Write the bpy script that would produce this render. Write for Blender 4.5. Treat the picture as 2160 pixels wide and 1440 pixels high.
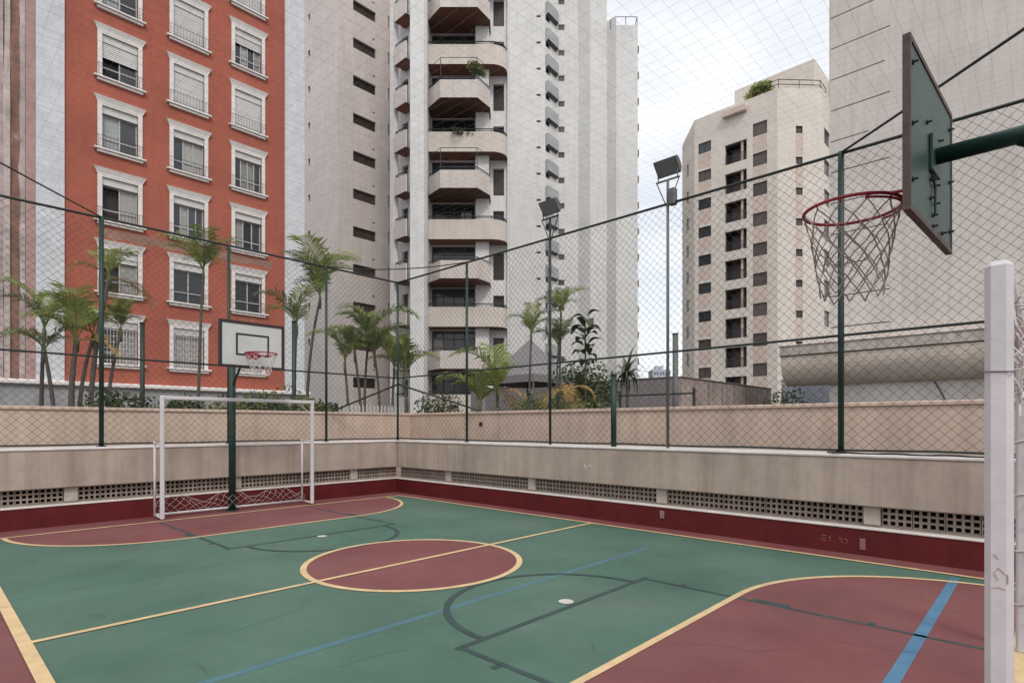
import bpy, math, random
from mathutils import Vector, Matrix, noise
random.seed(7)
R = math.radians
S = bpy.context.scene
COL = S.collection
for o in list(bpy.data.objects): bpy.data.objects.remove(o)

# ------------------------------------------------------------------ camera
YAW = 43.32
cam = bpy.data.cameras.new("camera"); cam.sensor_width = 36; cam.lens = 36*1202/2160
cam.shift_y = (897-720)/2160; cam.clip_start = .05; cam.clip_end = 2000
co = bpy.data.objects.new("camera", cam); COL.objects.link(co)
co.location = (0, 0, 1.5); co.rotation_euler = (R(90), 0, R(YAW-90)); S.camera = co
# ------------------------------------------------------------------ sky
SUN_EL, SUN_DIR = 48, Vector((-.5, -.87, 0))          # the sun stands behind the camera, veiled by cloud
W = bpy.data.worlds.new("World"); S.world = W; W.use_nodes = True
nt = W.node_tree; N = nt.nodes; L = nt.links; N.clear()
out = N.new('ShaderNodeOutputWorld'); bg = N.new('ShaderNodeBackground'); bg.inputs[1].default_value = .10
sky = N.new('ShaderNodeTexSky'); sky.sky_type = 'NISHITA'; sky.sun_disc = False
sky.sun_elevation = R(SUN_EL); sky.sun_rotation = math.atan2(SUN_DIR.x, SUN_DIR.y)
tc = N.new('ShaderNodeTexCoord'); mp = N.new('ShaderNodeMapping'); mp.inputs['Scale'].default_value = (1, 1, 2.2)
nz = N.new('ShaderNodeTexNoise'); nz.inputs['Scale'].default_value = 1.7; nz.inputs['Detail'].default_value = 7; nz.inputs['Roughness'].default_value = .55
cr = N.new('ShaderNodeValToRGB'); cr.color_ramp.elements[0].position = .30; cr.color_ramp.elements[0].color = (.60, .60, .60, 1)
cr.color_ramp.elements[1].position = .58; cr.color_ramp.elements[1].color = (1, 1, 1, 1)
cl = N.new('ShaderNodeMix'); cl.data_type = 'RGBA'; cl.inputs[7].default_value = (9.4, 9.5, 9.7, 1)
L.new(tc.outputs['Generated'], mp.inputs[0]); L.new(mp.outputs[0], nz.inputs[0]); L.new(nz.outputs['Fac'], cr.inputs[0])
L.new(cr.outputs[0], cl.inputs[0]); L.new(sky.outputs[0], cl.inputs[6]); L.new(cl.outputs[2], bg.inputs[0]); L.new(bg.outputs[0], out.inputs[0])
# ------------------------------------------------------------------ sun
sl = bpy.data.lights.new("sun", 'SUN'); sl.energy = 1.3; sl.angle = R(14); sl.color = (1, .96, .9)
so = bpy.data.objects.new("sun", sl); COL.objects.link(so)
sd = Vector((SUN_DIR.x*math.cos(R(SUN_EL)), SUN_DIR.y*math.cos(R(SUN_EL)), math.sin(R(SUN_EL))))
so.rotation_euler = sd.to_track_quat('Z', 'Y').to_euler(); so.location = (0, -20, 40)
S.view_settings.view_transform = 'Standard'; S.view_settings.look = 'None'
S.view_settings.exposure = .35; S.view_settings.gamma = 1; S.view_settings.use_curve_mapping = False
S.render.engine = 'CYCLES'

# ------------------------------------------------------------------ materials
MATS = {}
def mat(name, col, rough=.8, var=.12, scale=3, bump=0, bscale=60, streak=0, spot=0, spotcol=(.1, .09, .08), tile=None, tilecol=.85, metal=0, trans=0, coords='world', spec=.4, objvar=0, dust=0, spotscale=None):
    if name in MATS: return MATS[name]
    m = bpy.data.materials.new(name); m.use_nodes = True; t = m.node_tree; n = t.nodes; l = t.links
    b = n['Principled BSDF']; b.inputs['Roughness'].default_value = rough; b.inputs['Metallic'].default_value = metal
    b.inputs['Specular IOR Level'].default_value = spec
    if coords == 'world':
        g = n.new('ShaderNodeNewGeometry'); vec = g.outputs['Position']
    else:
        g = n.new('ShaderNodeTexCoord'); vec = g.outputs['Object']
    def mixc(fac, a, bb, mode='MIX'):
        x = n.new('ShaderNodeMix'); x.data_type = 'RGBA'; x.blend_type = mode
        for sck, v in ((x.inputs[0], fac), (x.inputs[6], a), (x.inputs[7], bb)):
            if isinstance(v, (int, float)): sck.default_value = v
            elif isinstance(v, tuple): sck.default_value = (*v, 1)
            else: l.new(v, sck)
        return x.outputs[2]
    def noi(sc, det=5, rg=.6, stretch=None):
        x = n.new('ShaderNodeTexNoise'); x.inputs['Scale'].default_value = sc; x.inputs['Detail'].default_value = det; x.inputs['Roughness'].default_value = rg
        if stretch:
            mm = n.new('ShaderNodeMapping'); mm.inputs['Scale'].default_value = stretch; l.new(vec, mm.inputs[0]); l.new(mm.outputs[0], x.inputs[0])
        else: l.new(vec, x.inputs[0])
        return x.outputs['Fac']
    def ramp(v, p0, p1, c0=0, c1=1):
        x = n.new('ShaderNodeMapRange'); x.inputs[1].default_value = p0; x.inputs[2].default_value = p1; x.inputs[3].default_value = c0; x.inputs[4].default_value = c1
        l.new(v, x.inputs[0]); return x.outputs[0]
    c = tuple(col)
    lo = tuple(x*(1-var) for x in c); hi = tuple(min(1, x*(1+var)) for x in c)
    cur = mixc(ramp(noi(scale), .3, .7), lo, hi)
    if var: cur = mixc(ramp(noi(scale*9, 3), .35, .7), cur, mixc(1.0, cur, (1-var*.5,)*3, 'MULTIPLY'))
    if streak: cur = mixc(ramp(noi(1, 6, .6, (5, 5, .25)), .45, .75, 0, streak), cur, mixc(1.0, cur, (.62, .58, .54), 'MULTIPLY'))
    if spot: cur = mixc(ramp(noi(spotscale or scale*1.7, 8, .7), .62, .75, 0, spot), cur, spotcol)
    if dust:
        cur = mixc(ramp(noi(.55, 7, .62), .42, .72, 0, dust), cur, (.30, .27, .24)); cur = mixc(ramp(noi(38, 6, .75), .58, .72, 0, dust*.9), cur, (.05, .05, .05))
        cur = mixc(ramp(noi(5.5, 9, .72), .60, .74, 0, dust*.8), cur, (.34, .31, .28))
        l.new(ramp(noi(1.3, 6), .3, .7, rough-.12, rough+.15), b.inputs['Roughness'])
    if tile:
        sx = n.new('ShaderNodeSeparateXYZ'); l.new(vec, sx.inputs[0])
        sub = n.new('ShaderNodeMath'); sub.operation = 'SUBTRACT'; l.new(sx.outputs[0], sub.inputs[0]); l.new(sx.outputs[1], sub.inputs[1])
        cb = n.new('ShaderNodeCombineXYZ'); l.new(sub.outputs[0], cb.inputs[0]); l.new(sx.outputs[2], cb.inputs[1])
        bt = n.new('ShaderNodeTexBrick'); bt.inputs['Scale'].default_value = 1; bt.inputs['Brick Width'].default_value = tile[0]; bt.inputs['Row Height'].default_value = tile[1]
        bt.inputs['Mortar Size'].default_value = tile[2]; bt.inputs['Color1'].default_value = (1, 1, 1, 1); bt.inputs['Color2'].default_value = (.93, .93, .93, 1); bt.inputs['Mortar'].default_value = (tilecol,)*3+(1,)
        l.new(cb.outputs[0], bt.inputs[0]); cur = mixc(1.0, cur, bt.outputs['Color'], 'MULTIPLY')
    if objvar:
        oi = n.new('ShaderNodeObjectInfo'); h = n.new('ShaderNodeHueSaturation')
        l.new(ramp(oi.outputs['Random'], 0, 1, 1-objvar, 1+objvar), h.inputs['Value']); l.new(ramp(oi.outputs['Random'], 0, 1, .5+.04*objvar, .5-.04*objvar), h.inputs['Hue']); l.new(cur, h.inputs['Color']); cur = h.outputs[0]
    l.new(cur, b.inputs['Base Color'])
    if bump:
        bp = n.new('ShaderNodeBump'); bp.inputs['Strength'].default_value = bump; bp.inputs['Distance'].default_value = .02
        l.new(noi(bscale, 4), bp.inputs['Height']); l.new(bp.outputs[0], b.inputs['Normal'])
    if trans:
        tr = n.new('ShaderNodeBsdfTranslucent'); ms = n.new('ShaderNodeMixShader'); ms.inputs[0].default_value = trans
        l.new(cur, tr.inputs[0]); l.new(b.outputs[0], ms.inputs[1]); l.new(tr.outputs[0], ms.inputs[2]); l.new(ms.outputs[0], n['Material Output'].inputs[0])
    MATS[name] = m; return m

M = {}
def defmats():
    M['green_court'] = mat('green_court', (.071, .141, .106), .6, .14, .9, .06, 250, spot=.25, spotcol=(.05, .085, .07), spotscale=7, dust=.13, spec=.25)
    M['red_court'] = mat('red_court', (.182, .060, .062), .6, .12, .9, .06, 250, spot=.25, spotcol=(.13, .045, .05), spotscale=7, dust=.12, spec=.25)
    M['yellow_line'] = mat('yellow_line', (.62, .45, .25), .6, .14, 6, spot=.5, spotcol=(.33, .27, .17), spotscale=22)
    M['scuff'] = mat('scuff', (.06, .08, .07), .7, .3, 4)
    M['dark_line'] = mat('dark_line', (.035, .062, .062), .6, .25, 8)
    M['blue_line'] = mat('blue_line', (.075, .185, .30), .6, .15, 5, spot=.5, spotcol=(.13, .13, .17), spotscale=14)
    M['blue_faint'] = mat('blue_faint', (.072, .158, .185), .6, .12, 3, spot=.9, spotcol=(.08, .148, .115), spotscale=3.5)
    M['blue_ghost'] = mat('blue_ghost', (.072, .145, .135), .6, .12, 3, spot=.9, spotcol=(.072, .14, .106), spotscale=3.5)
    M['white_spot'] = mat('white_spot', (.55, .53, .47), .6, .15, 30)
    M['red_wall'] = mat('red_wall', (.105, .012, .013), .65, .18, 2.2, .1, 80, streak=.45, spot=.25, spotcol=(.20, .10, .09), spotscale=6, spec=.2)
    M['white_paint'] = mat('white_paint', (.62, .58, .55), .6, .12, 4, .1, 80, spot=.2, spotcol=(.35, .3, .27))
    M['beam'] = mat('beam', (.39, .32, .27), .85, .16, 1.4, .25, 90, streak=.7, spot=.35, spotcol=(.27, .235, .21), spotscale=2.4)
    M['pillar'] = mat('pillar', (.40, .34, .30), .85, .15, 6, .2, 90, spot=.3, spotcol=(.3, .26, .23))
    M['block'] = mat('block', (.27, .215, .18), .9, .18, 6, .3, 120, objvar=.12)
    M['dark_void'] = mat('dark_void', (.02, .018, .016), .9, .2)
    M['beige_wall'] = mat('beige_wall', (.62, .475, .385), .85, .11, 1.2, .2, 70, streak=.5, spot=.2, spotcol=(.42, .33, .27))
    M['fence_green'] = mat('fence_green', (.008, .032, .024), .5, .25, 8, spec=.5)
    M['fence_dark'] = mat('fence_dark', (.016, .026, .024), .5, .2, 8)
    M['wire'] = mat('wire', (.05, .047, .043), .55, .2, 6)
    M['net_cord'] = mat('net_cord', (.16, .16, .165), .7, .2, 6)
    M['goal_white'] = mat('goal_white', (.55, .525, .535), .42, .08, 5, .08, 60, spot=.22, spotcol=(.36, .3, .28))
    M['white_cord'] = mat('white_cord', (.55, .50, .48), .8, .2, 12)
    M['rim_red'] = mat('rim_red', (.27, .018, .028), .45, .2, 9)
    M['hoop_cord'] = mat('hoop_cord', (.30, .25, .23), .85, .3, 12)
    M['board_white'] = mat('board_white', (.50, .51, .49), .45, .06, 4)
    M['board_black'] = mat('board_black', (.03, .018, .02), .55, .2, 6)
    M['board_green'] = mat('board_green', (.032, .07, .058), .42, .2, 3, spec=.3)
    M['arm_green'] = mat('arm_green', (.009, .036, .03), .4, .2, 6, spec=.4)
    M['board_edge'] = mat('board_edge', (.075, .05, .045), .6, .3, 14)
    M['brick_red'] = mat('brick_red', (.385, .112, .074), .9, .13, .45, .15, 40, streak=.25, spot=.6, spotcol=(.42, .22, .17), spotscale=.42, tile=(.24, .075, .006), tilecol=.95)
    M['faded_red'] = mat('faded_red', (.30, .17, .13), .9, .22, 1.3, .15, 40)
    M['trim_white'] = mat('trim_white', (.72, .68, .65), .7, .08, 5, .1, 40)
    M['shutter'] = mat('shutter', (.58, .57, .56), .6, .07, 3)
    M['pilaster'] = mat('pilaster', (.62, .63, .66), .7, .10, 2, .35, 14, streak=.12, tile=(.5, .24, .012), tilecol=.82)
    M['pink_strip'] = mat('pink_strip', (.42, .27, .25), .8, .15, 2, streak=.3)
    M['stone_pale'] = mat('stone_pale', (.50, .42, .41), .9, .25, 2.2, .5, 12, streak=.6, spot=.6, spotcol=(.24, .13, .1), spotscale=1.3)
    M['stone_brown'] = mat('stone_brown', (.27, .15, .115), .9, .3, 2.2, .5, 12, streak=.6, spot=.6, spotcol=(.46, .38, .36), spotscale=1.3)
    M['plinth_grey'] = mat('plinth_grey', (.31, .31, .32), .9, .15, 1.5, .2, 40, streak=.4)
    M['t1_wall'] = mat('t1_wall', (.62, .56, .53), .8, .06, .35, streak=.3, tile=(.9, .32, .015), tilecol=.95)
    M['t1_white'] = mat('t1_white', (.71, .70, .69), .8, .06, .4, streak=.25, tile=(.7, .3, .012), tilecol=.95)
    M['t1_parapet'] = mat('t1_parapet', (.60, .54, .48), .8, .08, .8, streak=.35)
    M['t1_parapet_pink'] = mat('t1_parapet_pink', (.60, .54, .505), .8, .08, .8, streak=.35)
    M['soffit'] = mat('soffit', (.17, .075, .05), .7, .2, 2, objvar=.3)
    M['t2_wall'] = mat('t2_wall', (.68, .67, .66), .8, .06, .3, streak=.3, tile=(1.2, .4, .02), tilecol=.96)
    M['ac_panel'] = mat('ac_panel', (.34, .36, .36), .7, .1, 1, objvar=.12)
    M['t3_wall'] = mat('t3_wall', (.69, .625, .565), .8, .06, .3, streak=.2, tile=(1.0, .36, .02), tilecol=.95)
    M['t3_panel'] = mat('t3_panel', (.60, .49, .43), .8, .08, .5, streak=.25)
    M['r_wall'] = mat('r_wall', (.65, .60, .565), .85, .07, .5, .12, 25, streak=.35, tile=(3.2, 1.17, .012), tilecol=.955, spot=.14, spotcol=(.42, .36, .33))
    M['canopy'] = mat('canopy', (.68, .59, .51), .9, .15, .8, .2, 30, streak=.4)
    M['canopy_stain'] = mat('canopy_stain', (.52, .46, .42), .9, .25, 1.6, .3, 30, streak=.9, spot=.85, spotcol=(.11, .10, .09), spotscale=3.2)
    M['groove'] = mat('groove', (.13, .11, .10), .9, .1)
    M['glass'] = mat('glass', (.035, .04, .045), .12, .2, .8, spec=.5, objvar=.5)
    M['glass_brown'] = mat('glass_brown', (.05, .038, .033), .3, .3, 1.5, spec=.3, objvar=.5)
    M['shade_brown'] = mat('shade_brown', (.115, .09, .082), .6, .15, 2, tile=(30, .09, .012), tilecol=.7, objvar=.2)
    M['curtain'] = mat('curtain', (.33, .32, .30), .8, .15, 6, objvar=.3)
    M['alu'] = mat('alu', (.45, .45, .46), .4, .1, 5)
    M['rail_dark'] = mat('rail_dark', (.045, .045, .05), .5, .15, 5)
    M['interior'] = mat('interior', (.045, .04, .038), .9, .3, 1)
    M['lamp_grey'] = mat('lamp_grey', (.10, .105, .105), .5, .2, 12)
    M['lamp_glass'] = mat('lamp_glass', (.16, .165, .165), .25, .1, 6)
    M['pole_grey'] = mat('pole_grey', (.13, .13, .125), .5, .2, 6)
    M['trunk'] = mat('trunk', (.10, .088, .078), .9, .3, 9, .4, 30, coords='obj')
    M['trunk_green'] = mat('trunk_green', (.11, .115, .055), .8, .25, 9, coords='obj')
    M['frond'] = mat('frond', (.25, .30, .09), .55, .25, 2.2, trans=.38, objvar=.35)
    M['frond_dark'] = mat('frond_dark', (.15, .19, .075), .55, .25, 2.2, trans=.32, objvar=.3)
    M['frond_dry'] = mat('frond_dry', (.42, .29, .11), .7, .3, 2.2, trans=.25, objvar=.3)
    M['leaf'] = mat('leaf', (.075, .10, .038), .55, .4, 3.5, trans=.2, objvar=.3)
    M['leaf_dark'] = mat('leaf_dark', (.06, .08, .042), .45, .3, 2, trans=.15, objvar=.3)
    M['leaf_light'] = mat('leaf_light', (.18, .20, .075), .55, .4, 3.5, trans=.25)
    M['soil'] = mat('soil', (.085, .06, .042), .95, .3, 3, .6, 20)
    M['asphalt'] = mat('asphalt', (.07, .068, .065), .9, .2, .3, .3, 80)
    M['wall_grey'] = mat('wall_grey', (.22, .20, .198), .9, .12, .6, streak=.3)
    M['wall_mould'] = mat('wall_mould', (.36, .285, .26), .9, .25, .9, streak=.9, spot=.5, spotcol=(.09, .075, .07))
    M['tent'] = mat('tent', (.20, .19, .195), .7, .08, 1)
    M['blue_metal'] = mat('blue_metal', (.50, .55, .63), .5, .15, 1.5, spot=.3, spotcol=(.10, .13, .19))
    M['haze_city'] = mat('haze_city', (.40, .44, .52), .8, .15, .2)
    M['hose'] = mat('hose', (.012, .013, .016), .4, .2)
    M['plate'] = mat('plate', (.24, .15, .145), .6, .2, 20)
    M['white_mark'] = mat('white_mark', (.24, .11, .105), .8, .2, 20)
    M['scribble'] = mat('scribble', (.46, .33, .33), .8, .2, 20)
    M['purple'] = mat('purple', (.20, .17, .22), .6, .1, 4)
defmats()

# ------------------------------------------------------------------ mesh helpers
class MB:
    def __init__(s): s.v = []; s.f = []
    def add(s, vs, fs):
        k = len(s.v); s.v += [tuple(p) for p in vs]; s.f += [tuple(i+k for i in f) for f in fs]; return s
    def quad(s, a, b, c, d): return s.add([a, b, c, d], [(0, 1, 2, 3)])
    def box(s, x0, x1, y0, y1, z0, z1):
        return s.add([(x0, y0, z0), (x1, y0, z0), (x1, y1, z0), (x0, y1, z0), (x0, y0, z1), (x1, y0, z1), (x1, y1, z1), (x0, y1, z1)],
                     [(0, 3, 2, 1), (4, 5, 6, 7), (0, 1, 5, 4), (1, 2, 6, 5), (2, 3, 7, 6), (3, 0, 4, 7)])
    def rbox(s, x0, x1, y0, y1, z0, z1, b=.01):           # box with chamfered edges
        P = []
        for z, i in ((z0, b), (z0+b, 0), (z1-b, 0), (z1, b)):
            P += [(x0+i+(b if not i else 0), y0+i, z), (x1-i-(b if not i else 0), y0+i, z), (x1-i, y0+i+(b if not i else 0), z), (x1-i, y1-i-(b if not i else 0), z),
                  (x1-i-(b if not i else 0), y1-i, z), (x0+i+(b if not i else 0), y1-i, z), (x0+i, y1-i-(b if not i else 0), z), (x0+i, y0+i+(b if not i else 0), z)]
        F = [tuple(range(7, -1, -1)), tuple(range(24, 32))]
        for k in range(3):
            for i in range(8): j = (i+1) % 8; F.append((k*8+i, k*8+j, k*8+8+j, k*8+8+i))
        return s.add(P, F)
    def prism(s, poly, z0, z1, cap=True):                  # poly anticlockwise seen from above
        n = len(poly)
        F = [(i, (i+1) % n, n+(i+1) % n, n+i) for i in range(n)]
        if cap: F += [tuple(range(n-1, -1, -1)), tuple(range(n, 2*n))]
        return s.add([(x, y, z0) for x, y in poly]+[(x, y, z1) for x, y in poly], F)
    def tube(s, pts, r, n=6, cap=True, r1=None):
        pts = [Vector(p) for p in pts]; rs = r if isinstance(r, list) else [r+(0 if r1 is None else (r1-r)*i/max(1, len(pts)-1)) for i in range(len(pts))]
        P = []; up = None
        for i, p in enumerate(pts):
            t = (pts[min(i+1, len(pts)-1)]-pts[max(i-1, 0)]).normalized()
            if up is None:
                up = Vector((0, 0, 1)) if abs(t.z) < .9 else Vector((1, 0, 0))
            a = t.cross(up); a = a.normalized() if a.length > 1e-6 else t.orthogonal().normalized(); b = a.cross(t).normalized(); up = b
            for k in range(n): w = 2*math.pi*k/n; P.append(p+a*math.cos(w)*rs[i]+b*math.sin(w)*rs[i])
        F = []
        for i in range(len(pts)-1):
            for k in range(n): F.append((i*n+k, i*n+(k+1) % n, (i+1)*n+(k+1) % n, (i+1)*n+k))
        if cap: F += [tuple(range(n-1, -1, -1)), tuple(range((len(pts)-1)*n, len(pts)*n))]
        return s.add(P, F)
    def mesh(s, name, m, smooth=False):
        me = bpy.data.meshes.new(name); me.from_pydata(s.v, [], s.f); me.materials.append(M[m] if isinstance(m, str) else m)
        if smooth: me.polygons.foreach_set('use_smooth', [True]*len(me.polygons))
        me.update(); return me
def obj(name, me, parent=None, loc=(0, 0, 0), rz=0, label=None, cat=None, group=None, kind=None):
    o = bpy.data.objects.new(name, me); COL.objects.link(o)
    o.location = loc; o.rotation_euler = (0, 0, rz)
    if parent is not None: o.parent = parent
    if label: o['label'] = label
    if cat: o['category'] = cat
    if group: o['group'] = group
    if kind: o['kind'] = kind
    return o
def build(mb, name, m, parent=None, smooth=False, **k): return obj(name, mb.mesh(name, m, smooth), parent, **k)
def thing(name, label, cat, loc=(0, 0, 0), group=None, rz=0): return obj(name, None, None, loc, rz, label, cat, group)
def rel(p, loc): return tuple(p[i]-loc[i] for i in range(3))

# facade sheet in a local frame: x along the wall (left to right seen from outside), y inwards, z up
def facade(s0, s1, z0, z1, openings, depth=.25):
    mb = MB(); xs = sorted({s0, s1, *[o[0] for o in openings], *[o[1] for o in openings]}); zs = sorted({z0, z1, *[o[2] for o in openings], *[o[3] for o in openings]})
    xs = [x for x in xs if s0 <= x <= s1]; zs = [z for z in zs if z0 <= z <= z1]
    for i in range(len(xs)-1):
        run = None
        for j in range(len(zs)):
            hole = True
            if j < len(zs)-1:
                cx, cz = (xs[i]+xs[i+1])/2, (zs[j]+zs[j+1])/2
                hole = any(a < cx < b and c < cz < d for a, b, c, d in openings)
            if not hole and run is None: run = zs[j]
            if hole and run is not None:
                mb.quad((xs[i], 0, run), (xs[i+1], 0, run), (xs[i+1], 0, zs[j]), (xs[i], 0, zs[j])); run = None
    for a, b, c, d in openings:
        a2, b2, c2, d2 = max(a, s0), min(b, s1), max(c, z0), min(d, z1)
        if a2 >= b2 or c2 >= d2: continue
        mb.quad((a2, 0, c2), (a2, depth, c2), (b2, depth, c2), (b2, 0, c2)); mb.quad((a2, 0, d2), (b2, 0, d2), (b2, depth, d2), (a2, depth, d2))
        mb.quad((a2, 0, c2), (a2, 0, d2), (a2, depth, d2), (a2, depth, c2)); mb.quad((b2, 0, c2), (b2, depth, c2), (b2, depth, d2), (b2, 0, d2))
    return mb

# ================================================================== GROUND AND COURT
gm = MB(); gm.quad((-900, -900, -.06), (900, -900, -.06), (900, 900, -.06), (-900, 900, -.06)); build(gm, 'ground', 'asphalt', kind='structure')
X0, X1, Y0, Y1, CX, CY = .55, 7.19, .13, 10.09, 3.87, 5.11
WA, WB = 10.74, 7.57                                       # faces of the two low walls
LW = .075
court = MB().box(-3.5, WB+.6, -3.5, WA+.6, -.055, 0); court = build(court, 'court_floor', 'red_court', kind='structure')
def sheet(name, poly, z, m):
    b = MB().add([(x, y, z) for x, y in poly], [tuple(range(len(poly)))]); return build(b, name, m, court)
def line(name, pts, z, m, w=LW, closed=False):
    b = MB(); n = len(pts); A = []; B = []
    for i in range(n):
        p = Vector(pts[i]); 
        if closed: t = Vector(pts[(i+1) % n])-Vector(pts[i-1])
        else: t = Vector(pts[min(i+1, n-1)])-Vector(pts[max(i-1, 0)])
        t.normalize(); q = Vector((-t.y, t.x)); A.append(p+q*w/2); B.append(p-q*w/2)
    for i in range(n if closed else n-1):
        j = (i+1) % n; b.quad((*B[i], z), (*B[j], z), (*A[j], z), (*A[i], z))
    return build(b, name, m, court)
def arc(cx, cy, r, a0, a1, n=48): return [(cx+r*math.cos(R(a0+(a1-a0)*i/n)), cy+r*math.sin(R(a0+(a1-a0)*i/n))) for i in range(n+1)]
sheet('green_field', [(X0, Y0), (X1, Y0), (X1, Y1), (X0, Y1)], 0.0014, 'green_court')
GA, GB, GR = 2.64, 5.08, 1.87                               # goal-area arcs swing round the two posts
nearD = arc(GB, Y0, GR, 0, 90, 32)+arc(GA, Y0, GR, 90, 180, 32)
farD = arc(GA, Y1, GR-.1, 180, 270, 32)+arc(GB, Y1, GR-.1, 270, 360, 32)
sheet('goal_area_red', nearD, 0.0027, 'red_court'); sheet('goal_area_red', farD, 0.0027, 'red_court')
circ = arc(3.85, CY, 1.16, 0, 360, 72)[:-1]
sheet('centre_circle_red', circ, 0.0027, 'red_court')
line('blue_volleyball_line', [(X0, 3.58), (6.2, 3.58)], 0.0027, 'blue_faint', .07); line('blue_volleyball_line', [(X0, 6.52), (3.2, 6.52)], 0.0027, 'blue_ghost', .05)
line('blue_volleyball_line', [(1.2, .67), (7.05, .67)], 0.0041, 'blue_line', .078)
KX0, KX1 = 2.56, 4.95
for fy, sgn, ey in ((2.89, 1, Y0), (7.25, -1, Y1)):
    dx = 0 if sgn > 0 else .12
    line('dark_key_line', [(KX0+dx-.04, fy), (KX1+dx+.04, fy)], 0.0041, 'dark_line', .05)
    line('dark_key_line', [(KX0+dx, ey+sgn*.05), (KX0+dx, fy-sgn*.026)], 0.0041, 'dark_line', .045); line('dark_key_line', [(KX1+dx, ey+sgn*.05), (KX1+dx, fy-sgn*.026)], 0.0041, 'dark_line', .045)
    line('dark_key_arc', arc(3.77+dx, fy+sgn*.03, 1.0, 0 if sgn > 0 else 180, 180 if sgn > 0 else 360), 0.0054, 'dark_line', .055)
    for kx, o in ((KX0+dx, -1), (KX1+dx, 1)):
        for d, ln in ((2.37, .05), (.85, .05), (1.58, .30)):
            yy = ey+sgn*d; line('dark_lane_mark', [(kx+o*.055, yy-ln/2), (kx+o*.055, yy+ln/2)], 0.0041, 'dark_line', .06)
    sheet('white_penalty_spot', arc(3.84, fy+sgn*.1, .065, 0, 360, 24)[:-1], 0.0068, 'white_spot')
line('yellow_goal_area_line', nearD, 0.0068, 'yellow_line', .058); line('yellow_goal_area_line', farD, 0.0068, 'yellow_line', .058)
line('yellow_circle_line', circ, 0.0068, 'yellow_line', .064, True)
line('yellow_midline', [(X0, CY), (X1, CY)], 0.0082, 'yellow_line', .058)
line('yellow_sideline', [(X1, Y0-.04), (X1, Y1+.04)], 0.0095, 'yellow_line', .06); line('yellow_sideline', [(X0, Y0-.04), (X0, Y1+.04)], 0.0095, 'yellow_line', .078)
line('yellow_endline', [(X0+.05, Y1), (X1-.04, Y1)], 0.0088, 'yellow_line', .06); line('yellow_endline', [(X0+.05, Y0), (X1-.04, Y0)], 0.0088, 'yellow_line', .10)
rng = random.Random(3)
for (x, y, a, n) in ((3.55, 1.9, -25, 9), (2.3, 3.1, 150, 6), (1.6, 4.3, 5, 7), (4.4, 1.1, -70, 5), (3.0, 6.9, 20, 5)):
    pts = []; 
    for i in range(n):
        pts.append((x, y)); a += rng.uniform(-30, 30); st = rng.uniform(.06, .16); x += st*math.cos(R(a)); y += st*math.sin(R(a))
    line('floor_crack', pts, 0.0075, 'scuff', .003)

sc = MB(); rg = random.Random(77)                          # ball and shoe scuffs
for i in range(110):
    x = rg.uniform(.2, 7.3); y = rg.uniform(.3, 10.4); a = rg.uniform(0, 6.28); cv = rg.uniform(-2, 2); ln = rg.uniform(.05, .3); w = rg.uniform(.0008, .0022); k = 6; pv = None
    for q in range(k+1):
        ww = w*math.sin(math.pi*(q+.3)/(k+.6)); n_ = (-math.sin(a)*ww, math.cos(a)*ww); cur = ((x+n_[0], y+n_[1], .0110), (x-n_[0], y-n_[1], .0110))
        if pv: sc.quad(pv[0], pv[1], cur[1], cur[0])
        pv = cur; x += math.cos(a)*ln/k; y += math.sin(a)*ln/k; a += cv*ln/k
build(sc, 'scuff_marks', 'scuff', court, kind='stuff')

# ================================================================== LOW COURT WALLS
# local frame: x along the wall, y outwards (away from the court), z up
BW, BH = .285, .215
def block_mesh():
    mb = MB(); hs = .047; px = BW/4; pz = BH/3
    ops = [(-BW/2+px*(i+.5)-hs/2, -BW/2+px*(i+.5)+hs/2, pz*(j+.5)-hs/2, pz*(j+.5)+hs/2) for i in range(4) for j in range(3)]
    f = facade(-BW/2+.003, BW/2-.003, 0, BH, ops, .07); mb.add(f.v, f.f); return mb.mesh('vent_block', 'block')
BLK = block_mesh()
def low_wall(name, label, loc, rz, length, pillars, off):
    w = thing(name, label, 'wall', loc, rz=rz)
    build(MB().box(0, length, 0, .25, -.05, .30), 'red_plinth', 'red_wall', w)
    cb = MB(); n = int(length/.5)
    cb.rbox(0, length, -.012, .118, .301, .325, .006); build(cb, 'white_ledge', 'white_paint', w)
    build(MB().box(0, length, .12, .25, .301, .345), 'block_bed', 'block', w)
    build(MB().box(0, length, .60, .66, -.05, 1.05), 'dark_backing', 'dark_void', w)  # near-black sheet added behind the vents so their holes read as deep shade
    b = MB().rbox(0, length, .03, .60, .565, 1.125, .012); build(b, 'beam', 'beam', w)
    b = MB().rbox(0, length, .015, .62, 1.126, 1.165, .01); build(b, 'coping', 'white_paint', w)
    edges = [0]+[p for p in pillars if 0 < p < length]+[length]
    for p in edges[1:-1]: build(MB().rbox(p-.085, p+.085, .10, .3, .346, .564, .008), 'pillar_block', 'pillar', w)
    for i in range(len(edges)-1):
        a = edges[i]+(.09 if i else 0); c = edges[i+1]-(.09 if i < len(edges)-2 else 0); k = max(1, round((c-a)/BW)); st = (c-a)/k
        for j in range(k):
            o = obj('vent_block', BLK, w, (a+st*(j+.5), .135, .347)); o.scale = (st/BW*.998, 1, 1)
    return w
# wall A runs along +X (frame unrotated); wall B runs along -Y so that its outside is +X
wallA = low_wall('court_wall', 'beige rendered wall with vent blocks and red base behind the far goal', (-3.5, WA, 0), 0, WB+3.5+.1, [.35+2.43*i for i in (1, 2, 3, 4)], 0)
wallB = low_wall('court_wall', 'long beige rendered wall with vent blocks and red base right of the court', (WB, WA-.0, 0), R(-90), WA+3.5, [1.68, 3.98, 6.55, 9.24, 11.8], 0)
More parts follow.
